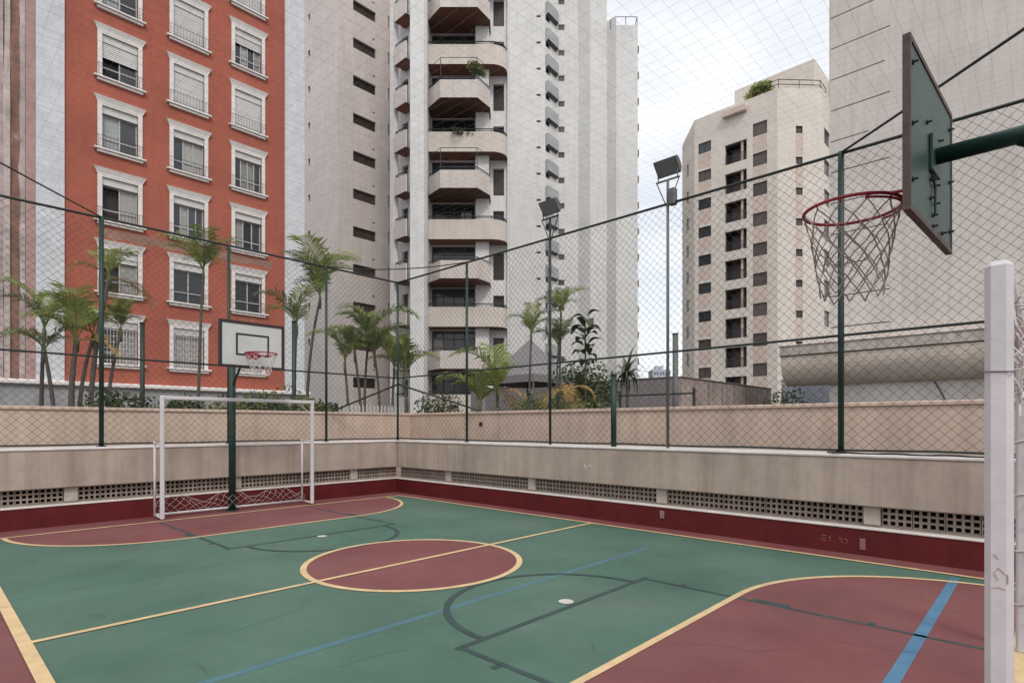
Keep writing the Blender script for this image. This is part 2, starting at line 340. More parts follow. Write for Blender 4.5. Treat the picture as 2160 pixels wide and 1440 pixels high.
# small wear on the right-hand wall
def on_B(y, z): return (WA-y, z)
for y, z, w_, h_ in ((4.12, .20, .035, .11), (1.57, .13, .03, .13)):
    s = WA-y; build(MB().rbox(s-w_, s+w_, -.012, 0, z-h_/2, z+h_/2, .004), 'wall_plate', 'plate' if y > 3 else 'white_mark', wallB)
for y, z, strokes in ((2.0, .15, [((0, .03), (.05, .03), (.05, 0), (0, 0), (0, -.03), (.05, -.03)), ((.09, .035), (.09, -.03))]), (1.82, .14, [((0, .03), (.05, .02), (.01, 0), (.05, -.02)), ((.07, .03), (.1, 0), (.07, -.03))])):
    mbk = MB()
    for st in strokes: mbk.tube([(WA-y+a, -.001, z+b) for a, b in st], .004, 4)
    build(mbk, 'chalk_scrawl', 'white_mark', wallB)
for y, z in ((5.47, .82),):
    mbk = MB(); mbk.tube([(WA-y+a, .029, z+b) for a, b in ((-.08, .04), (-.02, -.02), (.02, .03), (.1, .02))], .006, 4); build(mbk, 'paint_scrape', 'white_paint', wallB)
# outer boundary wall behind the court wall
def back_wall(label, loc, rz, length, hole=None):
    w = thing('boundary_wall', label, 'wall', loc, rz=rz)
    build(MB().box(0, length, 0, .18, -.05, 1.76), 'wall_face', 'beige_wall', w)
    build(MB().rbox(-.03, length+.03, -.03, .21, 1.761, 1.825, .012), 'coping', 'beige_wall', w)
    if hole: 
        m = MB(); m.tube([(hole[0], -.015, hole[1]), (hole[0], .002, hole[1])], .055, 16); build(m, 'drain_hole', 'dark_void', w)
    return w
back_wall('tan boundary wall beyond the far fence, below the palms', (-5, 12.34, 0), 0, 14.17)
back_wall('tan boundary wall beyond the right fence with a dark drain hole', (9.17, 12.33, 0), R(-90), 16, (12.33-9.64, 1.53))

# ================================================================== FENCES
ZB, ZM, ZT = 1.215, 2.585, 4.78
def chain(length, z0, z1, pitch=.118, r=.0023, seed=1):
    mb = MB(); H = z1-z0; n = int((length+H)/pitch)+1
    for sgn in (1, -1):
        for i in range(n):
            if sgn > 0: a = i*pitch-H; p0 = (a, z0)
            else: a = i*pitch; p0 = (a, z0)
            # line goes (a,z0) -> (a+sgn*H, z1), clipped to [0,length]
            t0, t1 = 0., 1.; dx = sgn*H
            lo = (0-a)/dx; hi = (length-a)/dx
            if lo > hi: lo, hi = hi, lo
            t0 = max(t0, lo); t1 = min(t1, hi)
            if t1-t0 < .01: continue
            k = max(2, int((t1-t0)*H/.30)); pts = []
            for j in range(k+1):
                t = t0+(t1-t0)*j/k; x = a+dx*t; z = z0+H*t
                q = noise.noise_vector(Vector((x*.9, z*.9, seed)))*.019
                pts.append((min(length, max(0, x+q.x)), q.y*1.6+sgn*.002, min(z1, max(z0, z+q.z))))
            mb.tube(pts, r, 3, False)
    return mb
def fence(label, loc, rz, length, posts, thick):
    f = thing('chain_link_fence', label, 'fence', loc, rz=rz)
    for p in posts:
        r = .026 if p not in thick else .034
        m = MB(); m.tube([(p, .0, 1.167), (p, 0, ZT+.02)], r, 10); m.tube([(p, 0, 1.166), (p, 0, 1.178)], r*2.0, 10); build(m, 'post', 'fence_green', f, True)
    for z, r in ((ZB, .013), (ZM, .016), (ZT, .02)):
        pts = [(x, 0, z+(-.012*math.sin(math.pi*((x*1.0) % 2.0)/2.0) if z == ZB else 0)) for x in [length*i/40 for i in range(41)]]
        m = MB().tube(pts, r, 8); build(m, 'rail', 'fence_dark', f, True)
    w = build(chain(length, ZB, ZT, seed=length), 'wire_mesh', 'wire', f, kind='stuff')
    return f
fA = fence('green chain link fence with tall posts on the wall behind the far goal', (-3.5, WA+.16, 0), 0, WB+.16+3.5, [.45, 3.5+2.10, 3.5+4.02, 3.5+5.95, 3.5+WB+.16], {5.60})
fB = fence('green chain link fence with tall posts along the right-hand wall', (WB+.16, WA+.16, 0), R(-90), WA+3.5, [2.36, 9.07, 12.9], {9.07})
# diagonal braces behind the corner
for pts in (((7.2, WA+.2, 2.6), (6.62, WA+1.45, 1.17)), ((WB+.2, 10.2, 2.6), (WB+1.45, 9.7, 1.17))): pass
m = MB().tube([(WB+.2-.0, WA+.2, 2.45), (WB-.75, WA+1.5, 1.83)], .022, 8); build(m, 'brace', 'fence_dark', fA, loc=rel((0, 0, 0), (-3.5, WA+.16, 0)))
s = MB().tube([(WB+.20, WA+.2, 2.45), (WB+1.62, WA-1.1, 1.83)], .022, 8)
s.v = [(WA+.16-y, x-(WB+.16), z) for x, y, z in s.v]; build(s, 'brace', 'fence_dark', fB)
# thick short post standing at the foot of the right fence
sp = thing('short_post', 'short thick dark green post on the right-hand wall between two fence posts', 'post', (WB+.10, 5.02, 1.165))
build(MB().tube([(0, 0, 0), (0, 0, 1.12)], .045, 12), 'post_tube', 'fence_green', sp, True); build(MB().tube([(0, 0, 1.12), (0, 0, 1.15)], .05, 12), 'post_cap', 'fence_dark', sp, True)
# ---- overhead net and its cables
on = thing('overhead_net', 'thin safety net stretched flat over the court on cables', 'net', (0, 0, ZT))
m = MB(); P = .125
def nz_(x, y): return -.10*max(0, math.sin((x+3.5)/11*math.pi))*max(0, math.sin((y+3.5)/14.3*math.pi))+.03*noise.noise(Vector((x*.7, y*.7, 2)))
xs = [-3.5+P*i for i in range(int(11.1/P)+1)]; ys = [-3.5+P*i for i in range(int(14.3/P)+1)]
for x in xs:
    m.tube([(x+.03*noise.noise(Vector((x, -3.5+14.3*j/24, 5))), -3.5+14.3*j/24, nz_(x, -3.5+14.3*j/24)) for j in range(25)], .0006, 3, False)
for y in ys:
    m.tube([(-3.5+11.1*j/20, y+.03*noise.noise(Vector((-3.5+11.1*j/20, y, 9))), nz_(-3.5+11.1*j/20, y)) for j in range(21)], .0006, 3, False)
build(m, 'net_mesh', 'net_cord', on, kind='stuff')
def cable(a, b, sag, r=.011):
    a, b = Vector(a), Vector(b); pts = []
    for i in range(17):
        t = i/16; p = a.lerp(b, t); p.z -= sag*4*t*(1-t); pts.append(p)
    build(MB().tube(pts, r, 6), 'cable', 'fence_dark', on, True)
cable((2.10, WA+.16, .01), (-3.5, WA+.16-5.6*1.08, .01), .04); cable((WB+.16, 1.83, .01), (WB+.16-4.4, 1.83-5.2, .01), .03, .014); cable((WB+.16, 8.54, .01), (5.95, WA+.16, .01), .10)

# ================================================================== FLOODLIGHTS
def floodlight(label, x, y, tilt, rz, ball, mcol):
    t = thing('floodlight_pole', label, 'floodlight', (x, y, 1.165), 'floodlights over the right-hand wall')
    build(MB().tube([(0, 0, 0), (0, 0, 3.97)], .024, 10, r1=.02), 'pole', mcol, t, True)
    c, s_ = math.cos(rz), math.sin(rz)
    def w(p): return (p[0]*c-p[1]*s_, p[0]*s_+p[1]*c, p[2])
    build(MB().tube([w((-.19, 0, 3.97)), w((.19, 0, 3.97))], .014, 6), 'crossbar', mcol, t)
    for sx in (-1, 1): build(MB().tube([w((sx*.18, 0, 3.96)), w((sx*.02, 0, 3.58))], .009, 6), 'brace', mcol, t)
    # housing: shallow trough with a rounded back, pitched towards the court (-y in its frame)
    prof = [(-.125, -.045), (.125, -.045), (.12, .0), (.075, .05), (0, .062), (-.075, .05), (-.12, 0)]
    ct, st = math.cos(tilt), math.sin(tilt); P = []; n = len(prof)
    for sx in (-.18, .18):
        for a, b in prof:
            sc = 1; P.append(w((sx, a*ct+b*st, 4.17+(-a*st+b*ct))))
    F = [tuple(range(n-1, -1, -1)), tuple(range(n, 2*n))]+[(i, (i+1) % n, n+(i+1) % n, n+i) for i in range(n)]
    h = build(MB().add(P, F), 'lamp_housing', 'lamp_grey', t)
    G = [w((sx, a*ct+b*st, 4.17+(-a*st+b*ct))) for sx, a, b in ((-.165, -.11, -.048), (.165, -.11, -.048), (.165, .11, -.048), (-.165, .11, -.048))]
    build(MB().add(G, [(0, 3, 2, 1)]), 'lamp_glass', 'lamp_glass', h)
    for sx in (-.17, .17): build(MB().tube([w((sx, 0, 4.17)), w((sx*.9, 0, 3.97))], .01, 6), 'yoke', mcol, t)
    if ball: build(MB().rbox(-.05, .05, -.13, -.03, 3.58, 3.82, .01), 'ballast_box', 'lamp_grey', t)
    return t
floodlight('tall grey floodlight pole with ballast box standing clear against the sky', WB+.16, 4.115, R(48), R(-90), True, 'pole_grey')
floodlight('dark floodlight pole in front of the white tower, left of the sky gap', WB+.16, 6.37, R(52), R(-90), False, 'fence_dark')

# ================================================================== FAR GOAL
def goal(label, loc, W_, H_, dep, rearh, tubew, round_corner):
    g = thing('football_goal', label, 'goal', loc, 'small football goals')
    t = tubew/2
    for x in (0, W_):
        b = MB(); b.rbox(x-t, x+t, -t, t, .03, H_, .012); build(b, 'front_post', 'goal_white', g)
    build(MB().rbox(t, W_-t, -t*.95, t*.95, H_-tubew-.004, H_-.004, .01), 'crossbar', 'goal_white', g)
    for x in (.0, W_):
        build(MB().tube([(x, dep, .04), (x, dep, rearh)], .018, 8), 'rear_post', 'goal_white', g, True)
        build(MB().tube([(x, t, .05), (x, dep, .05)], .018, 8), 'side_bar', 'goal_white', g, True)
        build(MB().tube([(x, t, rearh-.03), (x, dep, rearh-.03)], .016, 8), 'side_bar', 'goal_white', g, True)
    build(MB().tube([(0, dep, .055), (W_, dep, .055)], .02, 8), 'ground_bar', 'goal_white', g, True)
    return g
def net_rag(W_, dep, H, seed, r=.0019, pitch=.13):
    mb = MB(); rg = random.Random(seed); n = int(W_/pitch); rows = 5
    def top(x): return H*(.45+.55*abs(math.sin(x/W_*math.pi*3+.4)))
    def node(i, j):
        x = min(W_, max(0, (i+.5*(j % 2))*pitch)); t = j/rows
        return (x+.02*math.sin(i*1.7+j), dep-.02-.10*math.sin(math.pi*t)-.02*math.sin(i), .04+top(x)*t+rg.uniform(-.006, .006))
    N_ = [[node(i, j) for i in range(n+1)] for j in range(rows+1)]
    for j in range(rows):
        for i in range(n+1):
            for k in (i-1+(j % 2), i+(j % 2)):
                if 0 <= k <= n: mb.tube([N_[j][i], N_[j+1][k]], r, 3, False)
    mb.tube(N_[rows], r*1.5, 4, False)
    return mb
g1 = goal('whole white goal at the far end under the backboard', (2.74, 10.13, 0), 2.50, 1.97, .40, 1.24, .06, False)
build(net_rag(2.5, .38, .32, 2), 'torn_net', 'white_cord', g1)
m = MB(); m.tube([(2.5-.04, .02, 1.72), (2.5-.22, .03, 1.9)], .008, 5); build(m, 'corner_strut', 'goal_white', g1)
# near goal (its frame opens to +Y, rear towards -Y)
g2 = thing('football_goal', 'white goal frame cut off at the right edge, close to the camera', 'goal', (2.565, .125, 0), 'small football goals')
t = .038
prof = [(2.06-.05, 0), (2.06-.018, .02), (2.06, .05)]
b = MB(); b.rbox(-t, t, -t, t, .0, 2.06, .018)
post = build(b, 'front_post', 'goal_white', g2)
mk = MB()
for st in (((-.02, .0), (.0, .02), (.012, .0), (.0, -.02)), ((.0, .05), (.012, .065)), ((-.018, -.05), (.0, -.045), (.015, -.05)), ((-.024, .0), (-.024, -.03))):
    mk.tube([(-t-.0005, a, 1.0+b_) for a, b_ in st], .0022, 4)
build(mk, 'red_scribble', 'scribble', post)
build(MB().rbox(2.49-t, 2.49+t, -t, t, .0, 2.05, .014), 'front_post', 'goal_white', g2)
build(MB().tube([(t, 0, 2.0), (2.49-t, 0, 2.0)], .042, 12), 'crossbar', 'goal_white', g2, True)
for x in (0, 2.49):
    build(MB().tube([(x, -.62, .05), (x, -.62, 1.3)], .018, 8), 'rear_post', 'goal_white', g2, True)
    build(MB().tube([(x, -.62, .05), (x, -t, .05)], .018, 8), 'side_bar', 'goal_white', g2, True)
build(MB().tube([(0, -.62, .055), (2.49, -.62, .055)], .02, 8), 'ground_bar', 'goal_white', g2, True)
tie = MB(); rgn = random.Random(5)
pts = [(2.40, -.02, 2.0-.03*i) for i in range(1)]
z = 1.98; px_ = 2.42; pp = []
for i in range(30):
    pp.append((px_+rgn.uniform(-.02, .02)-.05*math.sin(i*1.3), -.06+rgn.uniform(-.03, .03), z)); z -= .065
tie.tube(pp, .006, 5)
for z in (1.72, 1.4, 1.05, .68, .33): tie.tube([(2.49+.05*math.cos(a), .05*math.sin(a), z+.01*math.sin(2*a)) for a in [2*math.pi*k/10 for k in range(11)]], .006, 4)
build(tie, 'net_cord', 'white_cord', g2)
nn = MB(); rg = random.Random(11)                          # the bunched net hanging from the crossbar
for i in range(34):
    x = .10+i*.07; n = 9; z = 1.97; pts = []
    for j in range(n): pts.append((x+rg.uniform(-.03, .03), -.03-.05*j/n+rg.uniform(-.03, .03), z)); z -= .045+rg.uniform(0, .02)
    nn.tube(pts, .0028, 3, False)
for j in range(6): nn.tube([(.1+i*.1, -.05+rg.uniform(-.03, .03), 1.93-.06*j+rg.uniform(-.03, .03)) for i in range(24)], .0028, 3, False)
build(nn, 'bunched_net', 'white_cord', g2)
m = MB(); m.tube([(-t-.002+.0, -t-.002, 1.68), (-t-.002, t+.002, 1.685), (t+.002, t+.002, 1.69), (t+.002, -t-.002, 1.685), (-t-.002, -t-.002, 1.68)], .0028, 4); m.tube([(t+.002, t, 1.69), (.35, -.02, 1.72), (.8, -.05, 1.95)], .0028, 4)
build(m, 'tie_wire', 'purple', g2)

# ================================================================== BASKETBALL HOOPS
def hoop_net(mb, r0, H, n, r1, seed, cord=.0035, rows=6):
    rg = random.Random(seed)
    nodes = []
    for j in range(rows+1):
        tt = j/rows; rr = r0+(r1-r0)*(tt**.75); off = .5*(j % 2)
        nodes.append([(rr*math.cos(2*math.pi*(i+off)/n)+rg.uniform(-.008, .008)*tt, rr*math.sin(2*math.pi*(i+off)/n)+rg.uniform(-.008, .008)*tt, -H*tt+rg.uniform(-.01, .01)*tt) for i in range(n)])
    for j in range(rows):
        for i in range(n):
            a = nodes[j][i]; off = j % 2
            for k in ((i+off-1) % n, (i+off) % n):
                if rg.random() < .05 and j > 2: continue
                b = nodes[j+1][k]; mid = tuple((a[q]+b[q])/2+rg.uniform(-.006, .006) for q in range(3)); mb.tube([a, mid, b], cord, 4, False)
def rim(parent, cx, cy, z, rr, dirY, plate_y):
    m = MB(); pts = [(cx+rr*math.cos(a), cy+rr*math.sin(a), z) for a in [2*math.pi*k/40 for k in range(41)]]; m.tube(pts, .010, 8, False)
    for sx in (-1, 1):
        a = (cx+sx*.10, plate_y, z); b = (cx+sx*rr*.55, cy-dirY*rr*.835, z); m.tube([a, b], .009, 6)
    m.tube([(cx+rr*math.cos(a), cy+rr*math.sin(a), z-.022) for a in [R(-90*dirY)+R(-62+124*k/16) for k in range(17)]], .007, 6, False)
    for k in range(12):
        a = 2*math.pi*k/12; m.tube([(cx+rr*math.cos(a), cy+rr*math.sin(a), z-.009), (cx+rr*math.cos(a+.02), cy+rr*math.sin(a+.02), z-.028)], .004, 4)
    o = build(m, 'rim', 'rim_red', parent, True)
    y0, y1 = sorted((plate_y-dirY*.012, plate_y)); build(MB().rbox(cx-.11, cx+.11, y0, y1, z-.07, z+.05, .004), 'mounting_plate', 'rim_red', o)
    return o
# far one: pole behind the goal, arm reaching over it
bh = thing('basketball_hoop', 'white black-framed backboard on a green pole behind the far goal', 'basketball hoop', (3.92, 10.47, 0), 'basketball hoops')
build(MB().tube([(0, 0, 0), (0, 0, 2.92)], .058, 14), 'pole', 'fence_green', bh, True); build(MB().tube([(0, 0, 0), (0, 0, .015)], .11, 14), 'base_plate', 'fence_green', bh)
build(MB().tube([(0, 0, 2.78), (0, -.82, 2.78)], .045, 12), 'arm', 'fence_green', bh, True)
build(MB().tube([(0, -.03, 2.2), (0, -.62, 2.74)], .02, 8), 'strut', 'fence_green', bh, True)
bd = build(MB().rbox(-.52, .52, -.875, -.845, 2.45, 3.19, .004), 'backboard', 'board_white', bh)
fm = MB()
for x0, x1, z0, z1 in ((-.53, .53, 3.155, 3.20), (-.53, .53, 2.44, 2.485), (-.53, -.485, 2.486, 3.154), (.485, .53, 2.486, 3.154)): fm.box(x0, x1, -.884, -.84, z0, z1)
build(fm, 'frame', 'board_black', bd)
fm = MB()
for x0, x1, z0, z1 in ((-.27, .27, 2.975, 3.005), (-.27, .27, 2.645, 2.675), (-.27, -.24, 2.676, 2.974), (.24, .27, 2.676, 2.974)): fm.box(x0, x1, -.879, -.874, z0, z1)
build(fm, 'target_square', 'board_black', bd)
rim(bh, .0, -1.20, 2.66, .24, -1, -.877)
m = MB(); hoop_net(m, .24, .34, 12, .13, 4, .0042); m.v = [(x, y-1.20, z+2.64) for x, y, z in m.v]; build(m, 'net', 'white_cord', bh)
# near one, seen from behind
BX, BY = 3.89, .47
bn = thing('basketball_hoop', 'green backboard seen from behind with red rim, near the camera', 'basketball hoop', (BX, -.62, 0), 'basketball hoops')
ly = BY+.62
build(MB().tube([(0, 0, 0), (0, 0, 3.35)], .06, 14), 'pole', 'fence_green', bn, True); build(MB().tube([(0, 0, 0), (0, 0, .015)], .12, 14), 'base_plate', 'fence_green', bn)
build(MB().tube([(0, 0, 2.98), (0, ly-.02, 2.98)], .044, 16), 'arm', 'arm_green', bn, True)
build(MB().tube([(0, .02, 2.50), (0, ly-.36, 2.95)], .024, 10), 'strut', 'arm_green', bn, True)
zb0, zb1 = 2.565, 3.41; hw = .53; rot = R(-3.0)
bd = obj('backboard', MB().rbox(-hw, hw, 0, .022, zb0, zb1, .003).mesh('backboard', 'board_green'), bn, (0, ly, 0), rot)
fm = MB()
for x0, x1, z0, z1 in ((-hw-.008, hw+.008, zb1-.02, zb1+.008), (-hw-.008, hw+.008, zb0-.008, zb0+.02), (-hw-.008, -hw+.014, zb0+.021, zb1-.021), (hw-.014, hw+.008, zb0+.021, zb1-.021)): fm.box(x0, x1, -.006, .028, z0, z1)
build(fm, 'frame', 'board_edge', bd)
build(MB().rbox(-.10, .10, -.02, -.001, 2.88, 3.08, .004), 'arm_plate', 'arm_green', bd)
for x, z in ((-.47, 3.3), (-.47, 3.0), (-.47, 2.72), (.47, 3.3), (.47, 2.98), (.47, 2.68), (-.06, 2.84), (.06, 2.84), (-.06, 2.74), (.06, 2.74), (0, 2.66), (-.15, 3.12), (.15, 3.12), (.0, 2.60), (.25, 2.62)):
    m = MB(); m.tube([(x, -.026, z), (x, .0, z)], .006, 8); m.tube([(x, -.008, z), (x, .0, z)], .013, 6); build(m, 'bolt', 'fence_dark', bd)
m = MB(); m.tube([(0, -.012, 2.66), (0, -.012, 2.84)], .006, 6); m.tube([(-.075, -.012, 2.86), (.02, -.012, 2.80)], .006, 6); build(m, 'weld_bracket', 'fence_dark', bd)
RY = ly+.035+.11+.255
rim(bn, .02, RY, 2.80, .258, 1, ly+.036)
m = MB(); hoop_net(m, .255, .50, 12, .165, 9, .0042, 7); m.v = [(x+.02, y+RY, z+2.775) for x, y, z in m.v]; build(m, 'net', 'hoop_cord', bn)

# hose lying on the coping of wall B
m = MB(); m.tube([(WB+.06, 1.9-.08*i, 1.176+.004*math.sin(i)) for i in range(52)], .011, 6); m.tube([(WB+.08+.07*math.cos(a), 1.86+.10*math.sin(a), 1.178+.006*a/6) for a in [k*.5 for k in range(14)]], .009, 6)
build(m, 'hose', 'hose', None, True, label='black hose lying on the right-hand wall top by the thick post', cat='hose')

# ================================================================== RED BUILDING
FY = 27.0
rb = thing('apartment_building', 'red brick apartment block with white framed windows behind the palms', 'building', (0, FY, 0))
WT = [3.17+2.8*k for k in range(1, 9)]; WX = [4.95, 7.45, 9.95]
ops = []
for x in WX:
    for zt in WT: ops.append((x+.27, x+1.48, zt-2.03, zt-.25))
f = facade(4.04, 12.54, 3.16, 27, ops, .28); build(f, 'brick_wall', 'brick_red', rb)
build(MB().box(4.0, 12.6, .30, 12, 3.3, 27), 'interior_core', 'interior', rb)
build(MB().box(3.21, 4.04, -.10, .5, 3.0, 27.2), 'pilaster', 'pilaster', rb); build(MB().box(12.54, 13.51, -.10, 12, 3.0, 27.2), 'pilaster', 'pilaster', rb)
build(MB().box(2.94, 3.208, .02, .5, 3.0, 27), 'pink_strip', 'pink_strip', rb)
# broken stone cladding left of the pilaster: vertical strips of uneven depth
rg = random.Random(21); x = 2.935
while x > -2.5:
    w_ = rg.uniform(.14, .34); dd = rg.uniform(-.02, .16); m = MB(); n = 22; zz = [3+24*i/n for i in range(n+1)]
    L_ = [x-w_+rg.uniform(-.03, .03) for _ in zz]; D_ = [dd+rg.uniform(-.05, .05) for _ in zz]
    for i in range(n):
        m.quad((L_[i], D_[i], zz[i]), (x-.002, D_[i], zz[i]), (x-.002, D_[i+1], zz[i+1]), (L_[i+1], D_[i+1], zz[i+1]))
        m.quad((L_[i], .5, zz[i]), (L_[i], D_[i], zz[i]), (L_[i+1], D_[i+1], zz[i+1]), (L_[i+1], .5, zz[i+1])); m.quad((x-.002, D_[i], zz[i]), (x-.002, .5, zz[i]), (x-.002, .5, zz[i+1]), (x-.002, D_[i+1], zz[i+1]))
    build(m, 'stone_strip', rg.choice(['stone_pale', 'stone_brown', 'stone_pale', 'stone_brown', 'pink_strip']), rb); x -= w_
build(MB().box(-2.6, 3.2, .5, 12, 3, 27), 'side_wall', 'stone_pale', rb)
build(MB().rbox(1.9, 13.75, -.35, .1, 2.98, 3.16, .04), 'base_moulding', 'trim_white', rb)
build(MB().box(2.0, 13.6, -.2, 12, -.05, 2.98), 'plinth', 'plinth_grey', rb)
m = MB().add([(.2, -.25, -.05), (2.0, -.25, -.05), (2.0, -.25, 3.1), (.2, -.25, 2.3), (.2, .4, -.05), (2.0, .4, -.05), (2.0, .4, 3.1), (.2, .4, 2.3)], [(0, 1, 2, 3), (4, 7, 6, 5), (0, 3, 7, 4), (3, 2, 6, 7), (1, 5, 6, 2)])
build(m, 'sloping_side_wall', 'plinth_grey', rb)
for zt, x0, x1 in ((WT[2], 5.1, 11.9), (WT[3], 5.0, 7.4)):
    m = MB(); n = 14; up = []; dn = []
    for i in range(n+1):
        xx = x0+(x1-x0)*i/n; up.append((xx, -.006, zt-2.30+rg.uniform(-.06, .05))); dn.append((xx, -.006, zt-2.62+rg.uniform(-.12, .08)))
    for i in range(n): m.quad(dn[i], dn[i+1], up[i+1], up[i])
    if zt == WT[2]: build(m, 'faded_patch', 'faded_red', rb)
# window kit (local origin: cornice left edge, x right, y inwards, z=0 at cornice top)
def surround():
    m = MB()
    m.add([(0, -.13, 0), (1.75, -.13, 0), (1.75, 0, 0), (0, 0, 0), (.05, -.10, -.08), (1.70, -.10, -.08), (.12, -.06, -.20), (1.63, -.06, -.20), (.12, 0, -.25), (1.63, 0, -.25), (.12, -.06, -.25), (1.63, -.06, -.25)],
          [(0, 1, 2, 3), (4, 5, 1, 0), (6, 7, 5, 4), (10, 11, 7, 6), (8, 9, 11, 10), (0, 3, 8, 10), (0, 10, 6), (0, 6, 4), (1, 11, 9, 2), (1, 7, 11), (1, 5, 7)])
    m.box(.12, .27, -.055, .05, -2.03, -.251); m.box(1.48, 1.63, -.055, .05, -2.03, -.251); m.box(.27, 1.48, -.05, .05, -.33, -.252)
    m.rbox(.0, 1.75, -.16, .05, -2.10, -2.031, .01); m.rbox(.10, 1.65, -.10, .0, -2.20, -2.101, .01)
    return m.mesh('window_surround', 'trim_white')
SUR = surround()
def railing_mesh():
    m = MB()
    for z in (-1.56, -1.98): m.tube([(.10, -.06, z), (.10, -.14, z), (1.65, -.14, z), (1.65, -.06, z)], .009, 4)
    for i in range(13): m.tube([(.14+i*.1225, -.14, -1.98), (.14+i*.1225, -.14, -1.56)], .006, 4, False)
    return m.mesh('railing', 'rail_dark')
RAIL = railing_mesh()
SHM = {}
def shutter_mesh(fr):
    if fr in SHM: return SHM[fr]
    m = MB(); m.box(.271, 1.479, .03, .10, -.62, -.335)                        # roller box
    H = 1.41*fr
    if H > .02:
        n = max(1, int(H/.07))
        for i in range(n):
            z1 = -.63-H*i/n; z0 = -.63-H*(i+1)/n
            m.quad((.272, .07, z1), (.272, .055, z0+.012), (1.478, .055, z0+.012), (1.478, .07, z1)); m.quad((.272, .055, z0+.012), (.272, .07, z0), (1.478, .07, z0), (1.478, .055, z0+.012))
    SHM[fr] = m.mesh('shutter', 'shutter'); return SHM[fr]
SAM = {}
def sash_mesh(n):
    if n in SAM: return SAM[n]
    m = MB(); x0, x1, z0, z1 = .275, 1.475, -2.02, -.62; w = (x1-x0)/n
    m.box(x0, x1, .13, .19, z0, z0+.04); m.box(x0, x1, .13, .19, -1.585, -1.54); m.box(x0, x1, .13, .19, z1-.04, z1)
    for i in range(n+1): xx = min(x1-.045, max(x0, x0+w*i-.022)); m.box(xx, xx+.045, .125, .195, z0+.001, z1-.001)
    SAM[n] = m.mesh('sash', 'alu'); return SAM[n]
PAM = {}
def pane_mesh(n, mt):
    if (n, mt) in PAM: return PAM[n, mt]
    w = 1.2/n; PAM[n, mt] = MB().add([(.02, .17, -2.0), (w-.02, .17, -2.0), (w-.02, .17, -.64), (.02, .17, -.64), (.02, .175, -2.0), (w-.02, .175, -2.0), (w-.02, .175, -.64), (.02, .175, -.64)], [(0, 1, 2, 3), (7, 6, 5, 4)]).mesh('pane', mt); return PAM[n, mt]
STATE = {(0, 1): (.0, 2, 'gc', 'grille'), (1, 1): (.0, 2, 'cc', 'grille'), (2, 1): (.0, 2, 'cc', 'grille'),
         (0, 2): (.12, 2, '.c', 1), (1, 2): (.0, 2, 'gg', 1), (2, 2): (.0, 2, 'gg', 1),
         (0, 3): (.0, 2, '.c', 1), (1, 3): (.0, 4, 'gcgg', 1), (2, 3): (.0, 3, 'cgg', 1),
         (0, 4): (.0, 2, 'bg', 1), (1, 4): (.0, 3, 'gcc', 1), (2, 4): (.0, 4, 'gccg', 1),
         (0, 5): (.42, 2, '.g', 1), (1, 5): (1, 2, 'gg', 1), (2, 5): (1, 2, 'gg', 1),
         (0, 6): (.0, 2, 'bg', 1), (1, 6): (1, 2, 'gg', 1), (2, 6): (.25, 4, 'gcgc', 1),
         (0, 7): (.5, 2, 'gg', 1), (1, 7): (0, 2, 'gg', 1), (2, 7): (1, 2, 'gg', 1), (0, 8): (1, 2, 'gg', 1), (1, 8): (.3, 2, 'gg', 1), (2, 8): (0, 2, 'gc', 1)}
def grille_mesh():
    m = MB()
    for i in range(11): m.tube([(.33+i*.108, -.02, -1.99), (.33+i*.108, -.02, -.36)], .008, 4, False)
    for i in range(7): m.tube([(.28, -.025, -.45-i*.24), (1.47, -.025, -.45-i*.24)], .007, 4, False)
    return m.mesh('grille', 'trim_white')
GRI = grille_mesh()
for i, x in enumerate(WX):
    for k, zt in enumerate(WT, 1):
        fr, n, pn, rl = STATE[i, k]
        w = obj('window', SUR, rb, (x, 0, zt))
        obj('shutter', shutter_mesh(fr), w); 
        if fr < 1:
            obj('sash', sash_mesh(n), w)
            for q, ch in enumerate(pn):
                if ch != '.': obj('pane', pane_mesh(n, {'g': 'glass', 'c': 'curtain', 'b': 'ac_panel'}[ch]), w, (.275+1.2/n*q, 0, 0))
        obj('grille' if rl == 'grille' else 'railing', GRI if rl == 'grille' else RAIL, w)

